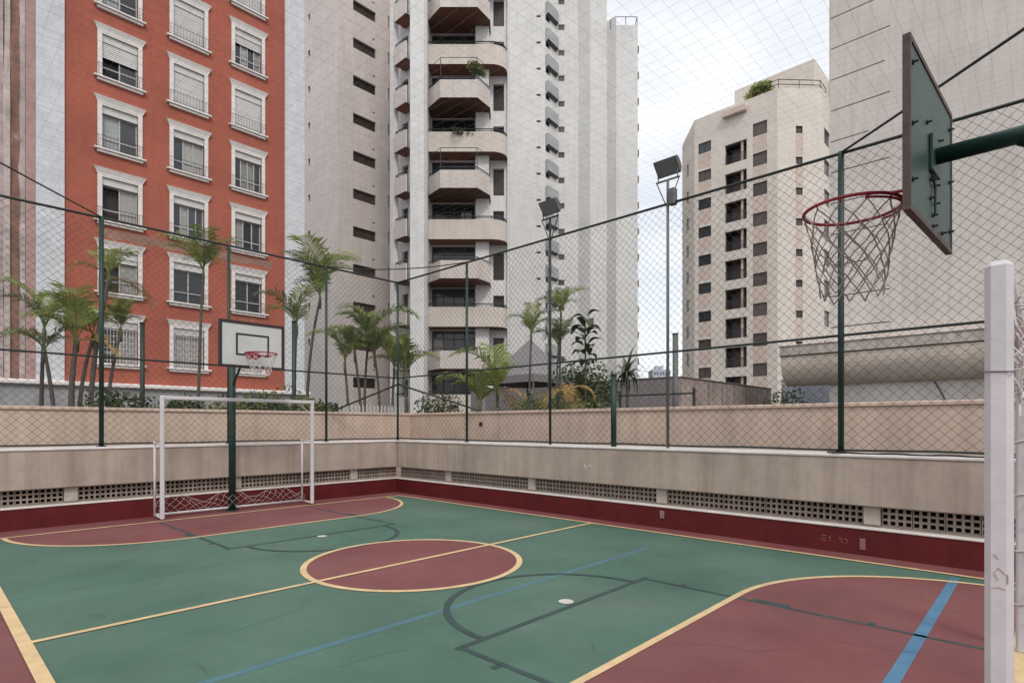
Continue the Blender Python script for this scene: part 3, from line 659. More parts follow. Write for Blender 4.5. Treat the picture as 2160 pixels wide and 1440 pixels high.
# ================================================================== CREAM TOWER WITH BALCONIES
CAMROT = R(YAW-90); Fv = Vector((math.cos(R(YAW)), math.sin(R(YAW)))); Rv = Vector((math.sin(R(YAW)), -math.cos(R(YAW))))
tw = thing('apartment_tower', 'cream tower with stacked curved balconies and a tall white fin', 'building', (22.15, 38.9, 0))
T0 = (22.15, 38.9)
TOP = 38
slant = [(1.32, 3.35, 30.52-2.9*k+.0, 31.32-2.9*k) for k in range(-2, 10)]
vent = [(3.05, 3.25, 31.95-2.9*k, 32.07-2.9*k) for k in range(-1, 10)]
slit = [(4.50, 4.64, 33.65-2.9*k, 34.6-2.9*k) for k in range(-1, 11)]
f = facade(0, 5.9, 0, TOP, slant+vent+slit, .25); build(f, 'wing_wall', 't1_wall', tw)
def pane_set(lst, name, mt, parent, depth, rz=0, loc=(0, 0, 0), mull=0, fm='rail_dark'):
    a, b, c, d = lst[0]; w, h = b-a, d-c
    me = MB().add([(0, depth, 0), (w, depth, 0), (w, depth, h), (0, depth, h)], [(0, 1, 2, 3)]).mesh('window', mt)
    fr = None
    if mull:
        m = MB(); tt = .035
        m.box(0, w, depth-.05, depth-.005, 0, tt); m.box(0, w, depth-.05, depth-.005, h-tt, h)
        for i in range(mull+1): xx = (w-tt)*i/mull; m.box(xx, xx+tt, depth-.051, depth-.004, tt, h-tt)
        fr = m.mesh('window_frame', fm)
    c_, s_ = math.cos(rz), math.sin(rz); res = []
    for (a, b, c, d) in lst:
        o = obj(name, me if not isinstance(mt, list) else me, parent, (loc[0]+a*c_, loc[1]+a*s_, loc[2]+c), rz); res.append(o)
        if fr: obj('window_frame', fr, o)
    return res
pane_set(slant, 'window', 'glass_brown', tw, .2, mull=2); pane_set(vent, 'vent', 'dark_void', tw, .2); pane_set(slit, 'slit_window', 'glass_brown', tw, .2)
small = []
for k in range(-1, 11):
    for c0 in (4.26, 5.30): small.append((c0 , c0+.36, 34.0-2.9*k, 34.55-2.9*k))
# side face (x=22.15) runs from y=50 down to 38.9; local x = 50-y
small = [(50-38.9-b, 50-38.9-a, c, d) for a, b, c, d in small]
f = facade(0, 11.1, 0, TOP, small, .2); obj('side_wall', f.mesh('side_wall', 't1_wall'), tw, (0, 11.1, 0), R(-90))
pane_set(small, 'small_window', 'glass_brown', tw, .15, R(-90), (0, 11.1, 0))
build(MB().prism([(.0, 11.1), (.3, .3), (5.9, .3), (5.9, 11.1)], TOP, TOP+.1), 'roof', 't1_wall', tw)
# balcony block, local frame at the right foot of the fin
OB = (23.68, 29.98); bl = (OB[0]-T0[0], OB[1]-T0[1], 0)
def bput(mb, name, m, z=0, parent=tw, smooth=False): return obj(name, mb.mesh(name, m, smooth), parent, (bl[0], bl[1], z), CAMROT)
FL = [25.6-2.9*k for k in range(-3, 9)]
kinds = ['W' if k % 2 == 0 else 'P' for k in range(-3, 9)]
door = [(.06, 3.02, z+.02, z+2.70) for z in FL]; bay = [(4.28, 5.02, z+.35, z+2.2) for z in FL]
f = facade(-.2, 5.25, 0, TOP-1, door+bay, .3); o = bput(f, 'balcony_back_wall', 't1_white'); o.location.x += Fv.x*1.3; o.location.y += Fv.y*1.3
dbl = (bl[0]+Fv.x*1.3, bl[1]+Fv.y*1.3, 0)
me_door = MB().add([(0, .25, 0), (2.96, .25, 0), (2.96, .25, 2.68), (0, .25, 2.68)], [(0, 1, 2, 3)]).mesh('sliding_door', 'glass')
m = MB()
for xx in (0, .74, 1.48, 2.2, 2.9): m.box(xx, xx+.06, .19, .245, .051, 2.629)
m.box(0, 2.96, .188, .246, 0, .05); m.box(0, 2.96, .188, .246, 2.63, 2.68); m.box(0, 2.96, .187, .247, 2.1, 2.15); me_df = m.mesh('door_frame', 'rail_dark')
m = MB()
for i in range(8): m.quad((.1+i*.09, .24-.02*(i % 2), .05), (.19+i*.09, .24-.02*((i+1) % 2), .05), (.19+i*.09, .24-.02*((i+1) % 2), 2.2), (.1+i*.09, .24-.02*(i % 2), 2.2))
me_cu = m.mesh('curtain', 'curtain')
rg = random.Random(4)
def along(a): return (dbl[0]+Rv.x*a, dbl[1]+Rv.y*a)
for z in FL:
    p = along(.06); d = obj('sliding_door', me_door, tw, (p[0], p[1], z+.02), CAMROT); obj('door_frame', me_df, d)
    if rg.random() < .6: obj('curtain', me_cu, d, (rg.choice([0, .8, 1.9]), -.01, 0))
    p = along(4.28); b_ = MB().add([(0, .25, 0), (.74, .25, 0), (.74, .25, 1.85), (0, .25, 1.85)], [(0, 1, 2, 3)]); obj('bay_window', b_.mesh('bay_window', 'glass_brown'), tw, (p[0], p[1], z+.35), CAMROT)
bput(MB().box(-1.1, -.0, -.55, 1.2, 0, TOP), 'fin', 't1_white')
bput(MB().box(3.12, 4.02, .55, 1.29, 0, TOP-1), 'pier', 't1_white')
bput(MB().box(5.251, 5.35, 1.0, 11, 0, TOP-1), 'end_wall', 't1_white')
def offset_plan(plan, t):                                   # inner copy of an open plan polyline, shifted inwards (+y)
    out = []
    for i, p in enumerate(plan):
        a = Vector(plan[max(i-1, 0)]); b = Vector(plan[min(i+1, len(plan)-1)]); d = (b-a).normalized(); out.append((p[0]-d.y*t, p[1]+d.x*t))
    return out
PP = [(.01, .0), (.95, -1.2), (3.35, -1.2), (4.12, .0)]; PW = [(.01, .0), (4.2, .0)]+[(4.2+1.05*math.sin(R(a)), .95*(1-math.cos(R(a)))) for a in range(15, 91, 15)]
def parapet_meshes(plan, nm, h0, h1, mt):
    inn = offset_plan(plan, .14); m = MB(); n = len(plan)
    for i in range(n-1):
        a, b, c, d = plan[i], plan[i+1], inn[i+1], inn[i]
        m.quad((*a, h0), (*b, h0), (*b, h1), (*a, h1)); m.quad((*c, h0+.2), (*d, h0+.2), (*d, h1), (*c, h1)); m.quad((*a, h1), (*b, h1), (*c, h1), (*d, h1))
    end = [(plan[-1][0], 1.3), (plan[0][0], 1.3)]
    m.add([(*p, h0+.2) for p in plan+end], [tuple(range(n+2))])
    a, b = plan[-1], end[0]; m.quad((*a, h0), (*b, h0), (*b, h0+.2), (*a, h0+.2))
    sof = MB().add([(*p, h0) for p in plan+end], [tuple(range(n+1, -1, -1))])
    rl = MB(); mid = offset_plan(plan, .07)
    rl.tube([(*p, h1+.22) for p in mid], .035, 6); rl.tube([(*p, h1+.11) for p in mid], .018, 5)
    for i in range(n-1):
        a, b = Vector(mid[i]), Vector(mid[i+1]); k = max(1, int((b-a).length/.9))
        for j in range(k+1): q = a.lerp(b, j/k); rl.tube([(q.x, q.y, h1), (q.x, q.y, h1+.22)], .022, 5)
    return m.mesh('balcony', mt), sof.mesh('soffit', 'soffit'), rl.mesh('railing', 'rail_dark')
BP = parapet_meshes(PP, 'P', -.15, 1.0, 't1_parapet_pink'); BWd = parapet_meshes(PW, 'W', -.15, 1.16, 't1_parapet')
m = MB(); mid = offset_plan(PP, .07)
for p in mid: m.tube([(*p, 1.0), (*p, 2.45)], .022, 4)
for z in (2.45,): m.tube([(*p, z) for p in mid], .022, 4)
FRM = m.mesh('net_frame', 'rail_dark')
for z, kd in zip(FL, kinds):
    a = BP if kd == 'P' else BWd
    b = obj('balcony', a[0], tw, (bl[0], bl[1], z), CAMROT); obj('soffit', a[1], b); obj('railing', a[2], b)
    if kd == 'P' and z > 15: obj('net_frame', FRM, b)
# left-hand side balconies (facing -X) and their pilaster
SBP = [(.0, 0), (1.25, 0)]
m = MB().box(0, 1.25, 0, .12, -.15, .98); m.box(0, .12, .12, .9, -.15, .98); sb = m.mesh('side_balcony', 't1_parapet_pink')
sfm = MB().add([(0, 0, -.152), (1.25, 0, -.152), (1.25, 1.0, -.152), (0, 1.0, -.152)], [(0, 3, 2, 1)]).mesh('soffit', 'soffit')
m = MB(); m.tube([(.06, .9, 1.2), (.06, .06, 1.2), (1.25, .06, 1.2)], .035, 6)
for p in ((.06, .06), (.65, .06), (.06, .6)): m.tube([(*p, .97), (*p, 1.2)], .022, 5)
srl = m.mesh('railing', 'rail_dark')
for z in FL:
    b = obj('side_balcony', sb, tw, (22.25-T0[0], 31.75-T0[1], z), R(-90)); obj('soffit', sfm, b); obj('railing', srl, b)
sd_ = [(.25, .95, z+.02, z+2.2) for z in FL]+[(1.35, 2.7, z+.02, z+2.2) for z in FL]
f = facade(0, 3.0, 0, TOP-1, sd_, .25); bsl = (23.15-T0[0], 32.4-T0[1], 0)
obj('block_side_wall', f.mesh('block_side_wall', 't1_white'), tw, bsl, R(-90))
pane_set(sd_[:len(FL)], 'door', 'glass_brown', tw, .2, R(-90), bsl); pane_set(sd_[len(FL):], 'door', 'glass_brown', tw, .2, R(-90), bsl)
build(MB().add([(bsl[0], bsl[1], 0), (27.6-T0[0], .0, 0), (27.6-T0[0], .0, TOP-1), (bsl[0], bsl[1], TOP-1)], [(0, 1, 2, 3)]), 'return_wall', 't1_wall', tw)
build(MB().box(.12, .5, -7.0, -6.62, 0, TOP), 'corner_pilaster', 't1_white', tw)

# ================================================================== WHITE TOWER BEHIND
t2 = thing('apartment_tower', 'tall white tower with grey balcony panels behind the cream tower', 'building', (63*Fv.x, 63*Fv.y, 0))
t2.rotation_euler = (0, 0, CAMROT)
H2 = 53
v2 = [(2.72, 3.18, 46.58-2.9*k, 46.82-2.9*k) for k in range(-1, 15)]
build(facade(-6, 3.67, 0, H2, v2, .2), 'front_wall', 't2_wall', t2); pane_set(v2, 'vent', 'shade_brown', t2, .15)
w2 = [(5.24, 6.0, 46.55-2.91*k, 47.2-2.91*k) for k in range(-1, 15)]
f = facade(5.14, 7.57, 0, H2, w2, .2); obj('front_wall', f.mesh('front_wall', 't2_wall'), t2, (0, 2, 0)); pane_set(w2, 'window', 'shade_brown', t2, .12, 0, (0, 2, 0), 1, 't1_white')
an = math.atan2(2, 1.47); ln = math.hypot(2, 1.47)
wo = [(.10, .95, 46.35-2.9*k, 47.3-2.9*k) for k in range(-1, 15)]
f = facade(0, ln, 0, H2, wo, .2); obj('recess_wall', f.mesh('recess_wall', 't2_wall'), t2, (3.67, 0, 0), an); pane_set(wo, 'window', 'glass', t2, .15, an, (3.67, 0, 0))
apm = MB().add([(0, -.35, -.02), (2.2, -.35, -.02), (2.2, 0, -.25), (0, 0, -.25), (0, -.35, 1.2), (2.2, -.35, 1.2), (2.2, 0, 1.2), (0, 0, 1.2)], [(0, 1, 5, 4), (1, 2, 6, 5), (4, 5, 6, 7), (3, 0, 4, 7)]).mesh('balcony_panel', 'ac_panel')
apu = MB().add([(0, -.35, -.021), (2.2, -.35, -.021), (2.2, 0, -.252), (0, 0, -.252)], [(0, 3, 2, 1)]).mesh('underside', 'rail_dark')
for k in range(-1, 15):
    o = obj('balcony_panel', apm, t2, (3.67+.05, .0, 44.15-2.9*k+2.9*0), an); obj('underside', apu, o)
def seg(x0, y0, x1, y1, z1, name='rib_wall'):
    m = MB().quad((x0, y0, 0), (x1, y1, 0), (x1, y1, z1), (x0, y0, z1)); build(m, name, 't2_wall', t2)
seg(7.57, 2, 8.79, 1.0, H2); seg(8.79, 1.0, 10.65, 1.0, H2); seg(10.65, 1.0, 11.53, .0, 46.8); seg(11.53, 0, 13.9, 0, 45.7); seg(13.9, 0, 14.2, 6, 45.7)
build(MB().add([(10.65, 1.0, 45.71), (11.53, 0, 45.71), (13.9, 0, 45.71), (14.2, 6, 45.71), (10.65, 6, 45.71)], [(0, 1, 2, 3, 4)]), 'roof', 't2_wall', t2)
seg(10.65, 1.0, 10.65, 9, H2)
m = MB()
for p in ((11.0, .6, 0), (12.6, .1, 0), (13.85, .1, 0)): m.tube([(p[0], p[1], 45.7), (p[0], p[1], 46.7)], .04, 4)
m.tube([(11.0, .6, 46.7), (11.6, .1, 46.7), (13.85, .1, 46.7), (14.1, 5, 46.7)], .04, 4); build(m, 'roof_railing', 'rail_dark', t2)
acm = MB().rbox(0, .22, .5, 1.3, 0, .7, .02).mesh('wall_unit', 'shade_brown')
for k in range(0, 15): obj('wall_unit', acm, t2, (13.93, 0, 43.1-2.9*k))

# ================================================================== BEIGE TOWER (right of the sky gap)
t3 = thing('apartment_tower', 'beige tower with brown shutters and a planted roof terrace', 'building', (56.3, 26.93, 0))
H3 = 33.3
# main face: local x = 26.93 - y
nF = 12
W1 = [(26.93-20.95, 26.93-19.61, 29.43-2.9*k, 30.7-2.9*k) for k in range(nF-1)]
W0 = [(26.93-26.51, 26.93-25.14, 29.55-2.9*k, 30.65-2.9*k) for k in range(nF-1)]
BA = [(26.93-23.71, 26.93-21.54, 27.55-2.9*k, 29.55-2.9*k) for k in range(nF-1) if 27.55-2.9*k > 0]
build(MB(), 'placeholder', 't3_wall', t3) if False else None
f = facade(0, 8.27, 0, H3, W0+W1+BA, .3)
obj('front_wall', f.mesh('front_wall', 't3_wall'), t3, (0, 0, 0), R(-90))
rg = random.Random(8)
def mixpanes(lst, name, mts, depth, rz, loc, mull=0):
    for q in lst: pane_set([q], name, rg.choice(mts), t3, depth, rz, loc, mull)
mixpanes(W1, 'window', ['shade_brown']*4+['glass'], .12, R(-90), (0, 0, 0), 1); mixpanes(W0, 'window', ['shade_brown']*3+['glass', 'glass_brown'], .12, R(-90), (0, 0, 0), 2)
for w in (W1, W0):
    for a, b, c, d in w[:-1]:
        m = MB().box(a, b, -.004, .02, c-1.55, c-.06); obj('spandrel_panel', m.mesh('spandrel_panel', 't3_panel'), t3, (0, 0, 0), R(-90))
wd = BA[0][1]-BA[0][0]
bk = MB().add([(0, 1.3, 0), (wd, 1.3, 0), (wd, 1.3, 2.0), (0, 1.3, 2.0)], [(0, 1, 2, 3)]); bk.quad((0, .3, 0), (0, .3, 2), (0, 1.3, 2), (0, 1.3, 0)); bk.quad((wd, .3, 0), (wd, 1.3, 0), (wd, 1.3, 2), (wd, .3, 2)); bk.quad((0, .3, 2), (wd, .3, 2), (wd, 1.3, 2), (0, 1.3, 2)); bk.quad((0, .3, .0), (0, 1.3, .0), (wd, 1.3, .0), (wd, .3, 0))
bkm = bk.mesh('balcony_recess', 'glass_brown')
m = MB(); m.tube([(.02, .05, .85), (wd-.02, .05, .85)], .035, 4)
for i in range(16): m.tube([(.06+i*(wd-.12)/15, .05, .0), (.06+i*(wd-.12)/15, .05, .85)], .014, 4, False)
brl = m.mesh('railing', 'rail_dark'); bcol = MB().box(wd*.70, wd*.80, .25, .5, .01, 1.99).mesh('mullion', 't3_panel'); bdoor = MB().box(wd*.12, wd*.62, 1.22, 1.29, .01, 1.75).mesh('balcony_door', 'shade_brown')
for a, b, c, d in BA:
    o = obj('balcony_recess', bkm, t3, (0, -a, c), R(-90)); obj('railing', brl, o); obj('mullion', bcol, o); obj('balcony_door', bdoor, o)
# pilaster strips either side of the balcony bay
for a, b in ((1.95, 3.1), (5.5, 5.9)):
    pass
# right chamfer
a0 = Vector((56.3, 18.66)); a1 = Vector((59.3, 15.6)); dv = a1-a0; ang = math.atan2(dv.y, dv.x); LN = dv.length
Ws = [(1.75, 2.4, 29.05-2.9*k, 29.75-2.9*k) for k in range(nF-2)]
f = facade(0, LN, 0, H3, Ws, .25); obj('corner_wall', f.mesh('corner_wall', 't3_wall'), t3, (a0.x-56.3, a0.y-26.93, 0), ang); 
for q in Ws: pane_set([q], 'small_window', 'shade_brown', t3, .15, ang, (a0.x-56.3, a0.y-26.93, 0), 2)
for q in Ws[:-1]: obj('spandrel_panel', MB().box(q[0]-.05, q[1]+.05, -.004, .02, q[2]-2.1, q[2]-.06).mesh('spandrel_panel', 't3_panel'), t3, (a0.x-56.3, a0.y-26.93, 0), ang)
Wr = [(.6, 2.6, 28.4-2.9*k, 29.9-2.9*k) for k in range(nF-2)]
f = facade(0, 9, 0, H3, Wr, .25); obj('right_wall', f.mesh('right_wall', 't3_wall'), t3, (a1.x-56.3, a1.y-26.93, 0), 0); pane_set(Wr, 'window', 'glass_brown', t3, .15, 0, (a1.x-56.3, a1.y-26.93, 0))
# left chamfer
b0 = Vector((58.5, 29.4)); b1 = Vector((56.3, 26.93)); dv = b1-b0; ang2 = math.atan2(dv.y, dv.x)
Wl = [(1.2, 1.75, 28.2-2.9*k, 29.5-2.9*k) for k in range(nF-2)]
f = facade(0, dv.length, 0, H3-1.0, Wl, .2); obj('corner_wall', f.mesh('corner_wall', 't3_wall'), t3, (b0.x-56.3, b0.y-26.93, 0), ang2); pane_set(Wl, 'slit_window', 'glass_brown', t3, .15, ang2, (b0.x-56.3, b0.y-26.93, 0))
build(MB().add([(2.2, 2.47, H3-1.0), (0, 0, H3-1.0), (0, 0, H3), (2.2, 2.47, H3-1.0)], [(0, 1, 2)]), 'corner_gable', 't3_wall', t3)
build(MB().add([(2.2, 2.47, H3-1.0), (0, 0, H3-.3), (0, -8.27, H3-.3), (3.0, -11.33, H3-.3), (12, -11.33, H3-.3), (12, 6, H3-.9)], [(0, 1, 2, 3, 4, 5)]), 'roof', 't3_panel', t3)
build(MB().add([(2.2, 2.47, 0), (15, 8.2, 0), (15, 8.2, H3-1), (2.2, 2.47, H3-1)], [(0, 1, 2, 3)]), 'left_wall', 't3_wall', t3)
build(MB().rbox(-.5, .0, -5.45, -3.15, H3-1.1, H3-.5, .03), 'cornice', 't3_panel', t3)
build(MB().rbox(3.2, 13, -10.6, -2.9, H3-.4, H3+3.3, .05), 'penthouse', 't3_wall', t3); build(MB().rbox(1.2, 3.2, -6.2, -.6, H3-.4, H3+.75, .05), 'penthouse', 't3_wall', t3)
m = MB(); pl = [(0.2, -6.0), (.2, -8.3), (3.1, -11.1), (5, -11.1)]
for z in (H3+.45, H3+.9): m.tube([(*p, z) for p in pl], .04, 4)
for p in pl+[(1.6, -9.7), (.2, -7.2)]: m.tube([(*p, H3-.1), (*p, H3+.9)], .03, 4)
build(m, 'roof_railing', 'rail_dark', t3); build(MB().rbox(8, 14, -15.5, -10.7, H3-.4, H3+3.4, .05), 'penthouse', 't3_wall', t3)

# ================================================================== BLANK BUILDING AT THE RIGHT
rbld = thing('blank_building', 'tall blank beige building side wall behind the near hoop', 'building', (24, 6.03, 0))
grooves = []
for k in range(13):
    z = 15.73-1.17*k; ln = [1.9, 1.75, 1.9, 1.25, 1.9, 1.7, 1.85, 1.2, 1.9, 1.9, 1.6, 1.8, 1.3][k]
    grooves.append((.0, ln, z-.02, z+.02)); 
for z in (16.9, 18.07, 19.24): grooves.append((0, 1.85, z-.02, z+.02))
f = facade(0, 16, 2.9, 26, [(a-.001 if a else .001, b, c, d) for a, b, c, d in grooves], .05); obj('side_wall', f.mesh('side_wall', 'r_wall'), rbld, (0, 0, 0), R(-90))
build(MB().box(.05, .09, -16, -.01, 2.9, 26), 'groove_back', 'groove', rbld)
build(MB().box(0, 10, .0, .05, -.05, 26), 'end_wall', 'r_wall', rbld)
build(MB().box(-.02, .3, -16, .0, -.05, 2.899), 'base_wall', 'r_wall', rbld)
cn = thing('concrete_canopy', 'stained concrete canopy with curved underside on the blank building', 'canopy', (23.0, 7.54, 0))
prof = [(0, 4.48), (0, 4.17), (.06, 4.12)]+[(.06+.92*(1-math.cos(R(a))), 4.12-1.08*math.sin(R(a))) for a in range(10, 91, 8)]+[(1.02, 3.04), (1.02, 4.48)]
n = len(prof); m = MB(); m.add([(x, 0, z) for x, z in prof]+[(x, -18, z) for x, z in prof], [tuple(range(n)), tuple(range(2*n-1, n-1, -1))]+[(i, n+i, n+(i+1) % n, (i+1) % n) for i in range(2, n)])
build(m, 'underside', 'canopy', cn)
build(MB().rbox(-.012, .2, -18, .012, 4.15, 4.50, .02), 'fascia', 'canopy_stain', cn)
build(MB().rbox(-.05, .25, -18, .04, 4.501, 4.55, .015), 'fascia_cap', 'canopy_stain', cn)
pip = [(.95, -4.7, 3.0), (.95, -4.9, 2.6), (.95, -5.05, 2.2), (.95, -5.1, 1.2), (.95, -5.1, -.05)]; build(MB().tube(pip, .022, 8), 'downpipe', 'groove', cn, True)

# ================================================================== SMALL BACKGROUND STRUCTURES
lb = thing('garden_wall', 'low grey wall with a corner beyond the fence, below the sky gap', 'wall', (20.49, 10.34, 0))
build(MB().box(0, .25, .26, 12, -.05, 3.36), 'grey_wall', 'wall_grey', lb); build(MB().rbox(-.03, .28, .26, 12, 3.361, 3.42, .02), 'coping', 'groove', lb)
mw = thing('garden_wall', 'mould-streaked pinkish wall receding in front of the beige tower', 'wall', (20.74, 10.34, 0))
build(MB().box(-.25, 9.5, 0, .25, -.05, 3.34), 'mouldy_wall', 'wall_mould', mw); build(MB().rbox(-.28, 9.5, -.04, .255, 3.341, 3.40, .02), 'coping', 'groove', mw)
for i in range(7): build(MB().box(.8+i*1.35, .84+i*1.35, -.012, 0, -.05, 3.3), 'wall_joint', 'groove', mw)
tn = thing('gazebo_tent', 'grey pyramid tent roof poking up behind the plants', 'tent', (17.98, 15.91, 0))
m = MB().add([(-1.5, -1.5, 3.5), (1.5, -1.5, 3.5), (1.5, 1.5, 3.5), (-1.5, 1.5, 3.5), (-.9, -.9, 3.95), (.9, -.9, 3.95), (.9, .9, 3.95), (-.9, .9, 3.95), (0, 0, 5.15), (-1.5, -1.5, 3.2), (1.5, -1.5, 3.2), (1.5, 1.5, 3.2), (-1.5, 1.5, 3.2)],
             [(0, 1, 5, 4), (1, 2, 6, 5), (2, 3, 7, 6), (3, 0, 4, 7), (4, 5, 8), (5, 6, 8), (6, 7, 8), (7, 4, 8), (9, 10, 1, 0), (10, 11, 2, 1), (11, 12, 3, 2), (12, 9, 0, 3)]); build(m, 'canopy', 'tent', tn)
for sx in (-1.45, 1.45):
    for sy in (-1.45, 1.45): build(MB().tube([(sx, sy, -.05), (sx, sy, 3.3)], .04, 6), 'leg', 'pole_grey', tn)
bc = thing('storage_container', 'pale blue metal container beside the end of the stained canopy', 'container', (27.9, 8.35, 0))
bc.rotation_euler = (0, 0, R(-46))
m = MB(); m.rbox(0, 1.45, 0, 1.6, -.05, 3.62, .03); c_ = build(m, 'body', 'blue_metal', bc)
for i in range(5): build(MB().box(.04+i*.33, .09+i*.33, -.04, .0, .1, 3.55), 'rib', 'blue_metal', bc)
build(MB().rbox(-.03, 1.48, -.06, 1.63, 3.621, 3.70, .02), 'roof_edge', 'alu', bc)
fc = thing('distant_building', 'pale bluish high-rise low in the sky gap, far away', 'building', (300*Fv.x+74*Rv.x, 300*Fv.y+74*Rv.y, -.06)); fc.rotation_euler = (0, 0, CAMROT)
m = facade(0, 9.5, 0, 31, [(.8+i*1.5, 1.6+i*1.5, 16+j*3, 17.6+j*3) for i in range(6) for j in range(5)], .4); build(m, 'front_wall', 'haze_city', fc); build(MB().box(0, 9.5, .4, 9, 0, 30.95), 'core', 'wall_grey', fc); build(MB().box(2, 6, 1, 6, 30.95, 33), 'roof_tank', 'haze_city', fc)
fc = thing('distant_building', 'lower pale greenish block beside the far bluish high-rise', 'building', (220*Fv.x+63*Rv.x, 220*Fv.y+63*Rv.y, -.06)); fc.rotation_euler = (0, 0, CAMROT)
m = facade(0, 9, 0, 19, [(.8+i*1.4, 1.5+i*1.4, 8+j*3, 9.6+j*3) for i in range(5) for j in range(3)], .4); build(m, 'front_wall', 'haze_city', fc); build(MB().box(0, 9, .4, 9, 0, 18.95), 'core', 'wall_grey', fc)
def pole(name, label, x, y, z0, z1, r, mt, cat='post', cap=True):
    t = thing(name, label, cat, (x, y, z0)); build(MB().tube([(0, 0, 0), (0, 0, z1-z0)], r, 10), 'shaft', mt, t, True)
    if cap: build(MB().tube([(0, 0, z1-z0), (0, 0, z1-z0+.03)], r*1.25, 10), 'cap', mt, t, True)
    return t
pole('lamp_post', 'slim white pole standing among the plants under the balconies', 11.79, 12.28, .0, 3.3, .045, 'goal_white')
pole('steel_post', 'grey steel post in the sky gap beside the beige tower', 18.49, 9.55, -.05, 4.7, .10, 'pole_grey')
pole('garden_post', 'dark green post in front of the red block, between two palm clumps', 3.73, 15.29, 0, 3.85, .05, 'fence_dark')
pole('garden_post', 'dark green post in front of the white pilaster right of the far backboard', 6.51, 13.5, 0, 4.03, .05, 'fence_green')
pole('garden_post', 'short black post behind the right wall, left of the dark floodlight pole', 10.3, 9.15, 0, 2.25, .04, 'fence_dark')
# slatted conduit pole beside the dark floodlight
up = thing('utility_pole', 'grey banded utility pole just left of the dark floodlight pole', 'pole', (10.6, 8.75, 0))
build(MB().tube([(0, 0, 0), (0, 0, 6.0)], .05, 12, r1=.042), 'shaft', 'pole_grey', up, True)
for z in (3.2, 3.7, 4.2, 4.7, 5.2): build(MB().tube([(0, 0, z), (0, 0, z+.2)], .054, 12), 'band', 'plinth_grey', up, True)
# second, lower rail fence beyond the right-hand wall
rf = thing('rail_fence', 'thin dark rail fence beyond the right wall, in front of the grey wall', 'fence', (10.6, 8.5, 0))
dx = Vector((.25, -3.3, 0))
for t_ in (0, .5, 1): build(MB().tube([tuple(dx*t_), tuple(dx*t_+Vector((0, 0, 2.25)))], .03, 8), 'post', 'fence_dark', rf)
build(MB().tube([(0, 0, 2.15), (dx.x, dx.y, 2.15)], .02, 6), 'rail', 'fence_dark', rf)

# planting beds behind the boundary walls
pb = MB().box(-5, 9.1, 12.53, 26.6, -.055, 1.45); build(pb, 'planting_bed', 'soil', kind='structure')
pb = MB().box(9.36, 20.3, 3, 12.5, -.055, 1.30); build(pb, 'planting_bed', 'soil', kind='structure')
pb = MB().box(9.2, 17.0, 12.6, 22, -.055, 1.35); build(pb, 'planting_bed', 'soil', kind='structure')

# ================================================================== PLANTS
def frond_mesh(Ln, rise, droop, leaf, seed, n=26, mt='frond'):
    rg = random.Random(seed); m = MB(); pts = []; p = Vector((0, 0, 0)); a = R(rise); st = Ln/16
    for i in range(17):
        pts.append(p.copy()); a -= R(droop)*(.4+1.2*i/16)/16; p = p+Vector((math.cos(a), 0, math.sin(a)))*st
    m.tube(pts, .016, 4, False, .004)
    for i in range(n):
        t = .16+.84*i/(n-1); k = min(15, int(t*16)); fr_ = t*16-k; q = pts[k].lerp(pts[k+1], min(1, fr_)); tg = (pts[k+1]-pts[k]).normalized()
        ll = leaf*math.sin(math.pi*(.18+.72*t))*rg.uniform(.85, 1.15); up = Vector((0, 1, 0)).cross(tg).normalized()*-1
        if up.z < 0: up = -up
        for s_ in (-1, 1):
            d = (tg*.75+Vector((0, s_, 0))*.8+up*rg.uniform(.05, .4)).normalized(); w = .0125*ll/.4+.005
            mid = q+d*ll*.55; tip = q+d*ll+Vector((0, 0, -ll*rg.uniform(.08, .42))); side = tg*w
            m.add([q-side*.4, q+side*.4, mid+side, tip, mid-side], [(0, 1, 2, 4), (4, 2, 3)])
    return m.mesh('frond', mt)
FR = [frond_mesh(1.5, 80, 105, .52, 1, 34), frond_mesh(1.3, 72, 95, .46, 2, 32), frond_mesh(1.7, 85, 120, .55, 3, 36), frond_mesh(1.2, 58, 100, .42, 4, 30)]
FRD = [frond_mesh(1.4, 80, 110, .46, 5, 32, mt='frond_dark'), frond_mesh(1.2, 65, 110, .42, 6, 30, mt='frond_dark')]
FRY = [frond_mesh(1.2, 30, 130, .36, 7, mt='frond_dry'), frond_mesh(1.0, 10, 90, .3, 8, mt='frond_dry')]
def stem_mesh(h, lean, r0, r1, seed, mt):
    rg = random.Random(seed); n = max(4, int(h/.16)); pts = []; rs = []
    for i in range(n+1):
        t = i/n; pts.append((lean[0]*t*t+.02*math.sin(3*t+seed), lean[1]*t*t, h*t)); rs.append((r0+(r1-r0)*t)*(1.0 if i % 2 else 1.10))
    return MB().tube(pts, rs, 8).mesh('trunk', mt), pts[-1]
def palm(label, x, y, z0, ztop, nf, sc, seed, mix=(FR, FR, FR), lean=(.2, 0), r=.045, group='palms beyond the far fence', tr='trunk'):
    rg = random.Random(seed); t = thing('palm_tree', label, 'palm', (x, y, z0), group)
    me, tip = stem_mesh(ztop-z0, lean, r, r*.7, seed, tr); o = obj('trunk', me, t); o.data.polygons.foreach_set('use_smooth', [True]*len(o.data.polygons))
    obj('crown_shaft', MB().tube([(0, 0, -.25), (0, 0, 0), (0, 0, .12)], [r*.75, r*.95, r*.4], 8).mesh('crown_shaft', 'trunk_green', True), t, tip)
    nf = max(5, int(nf*.82))
    for i in range(nf):
        fm = rg.choice(rg.choice(mix)); f = obj('frond', fm, t, (tip[0], tip[1], tip[2]+.05), 2*math.pi*i/nf+rg.uniform(-.35, .35)); f.rotation_euler[1] = rg.uniform(-.3, .22)
        k = sc*rg.uniform(.75, 1.3)*1.02; f.scale = (k, k, k)
    return t
g = 'palms beyond the far fence'
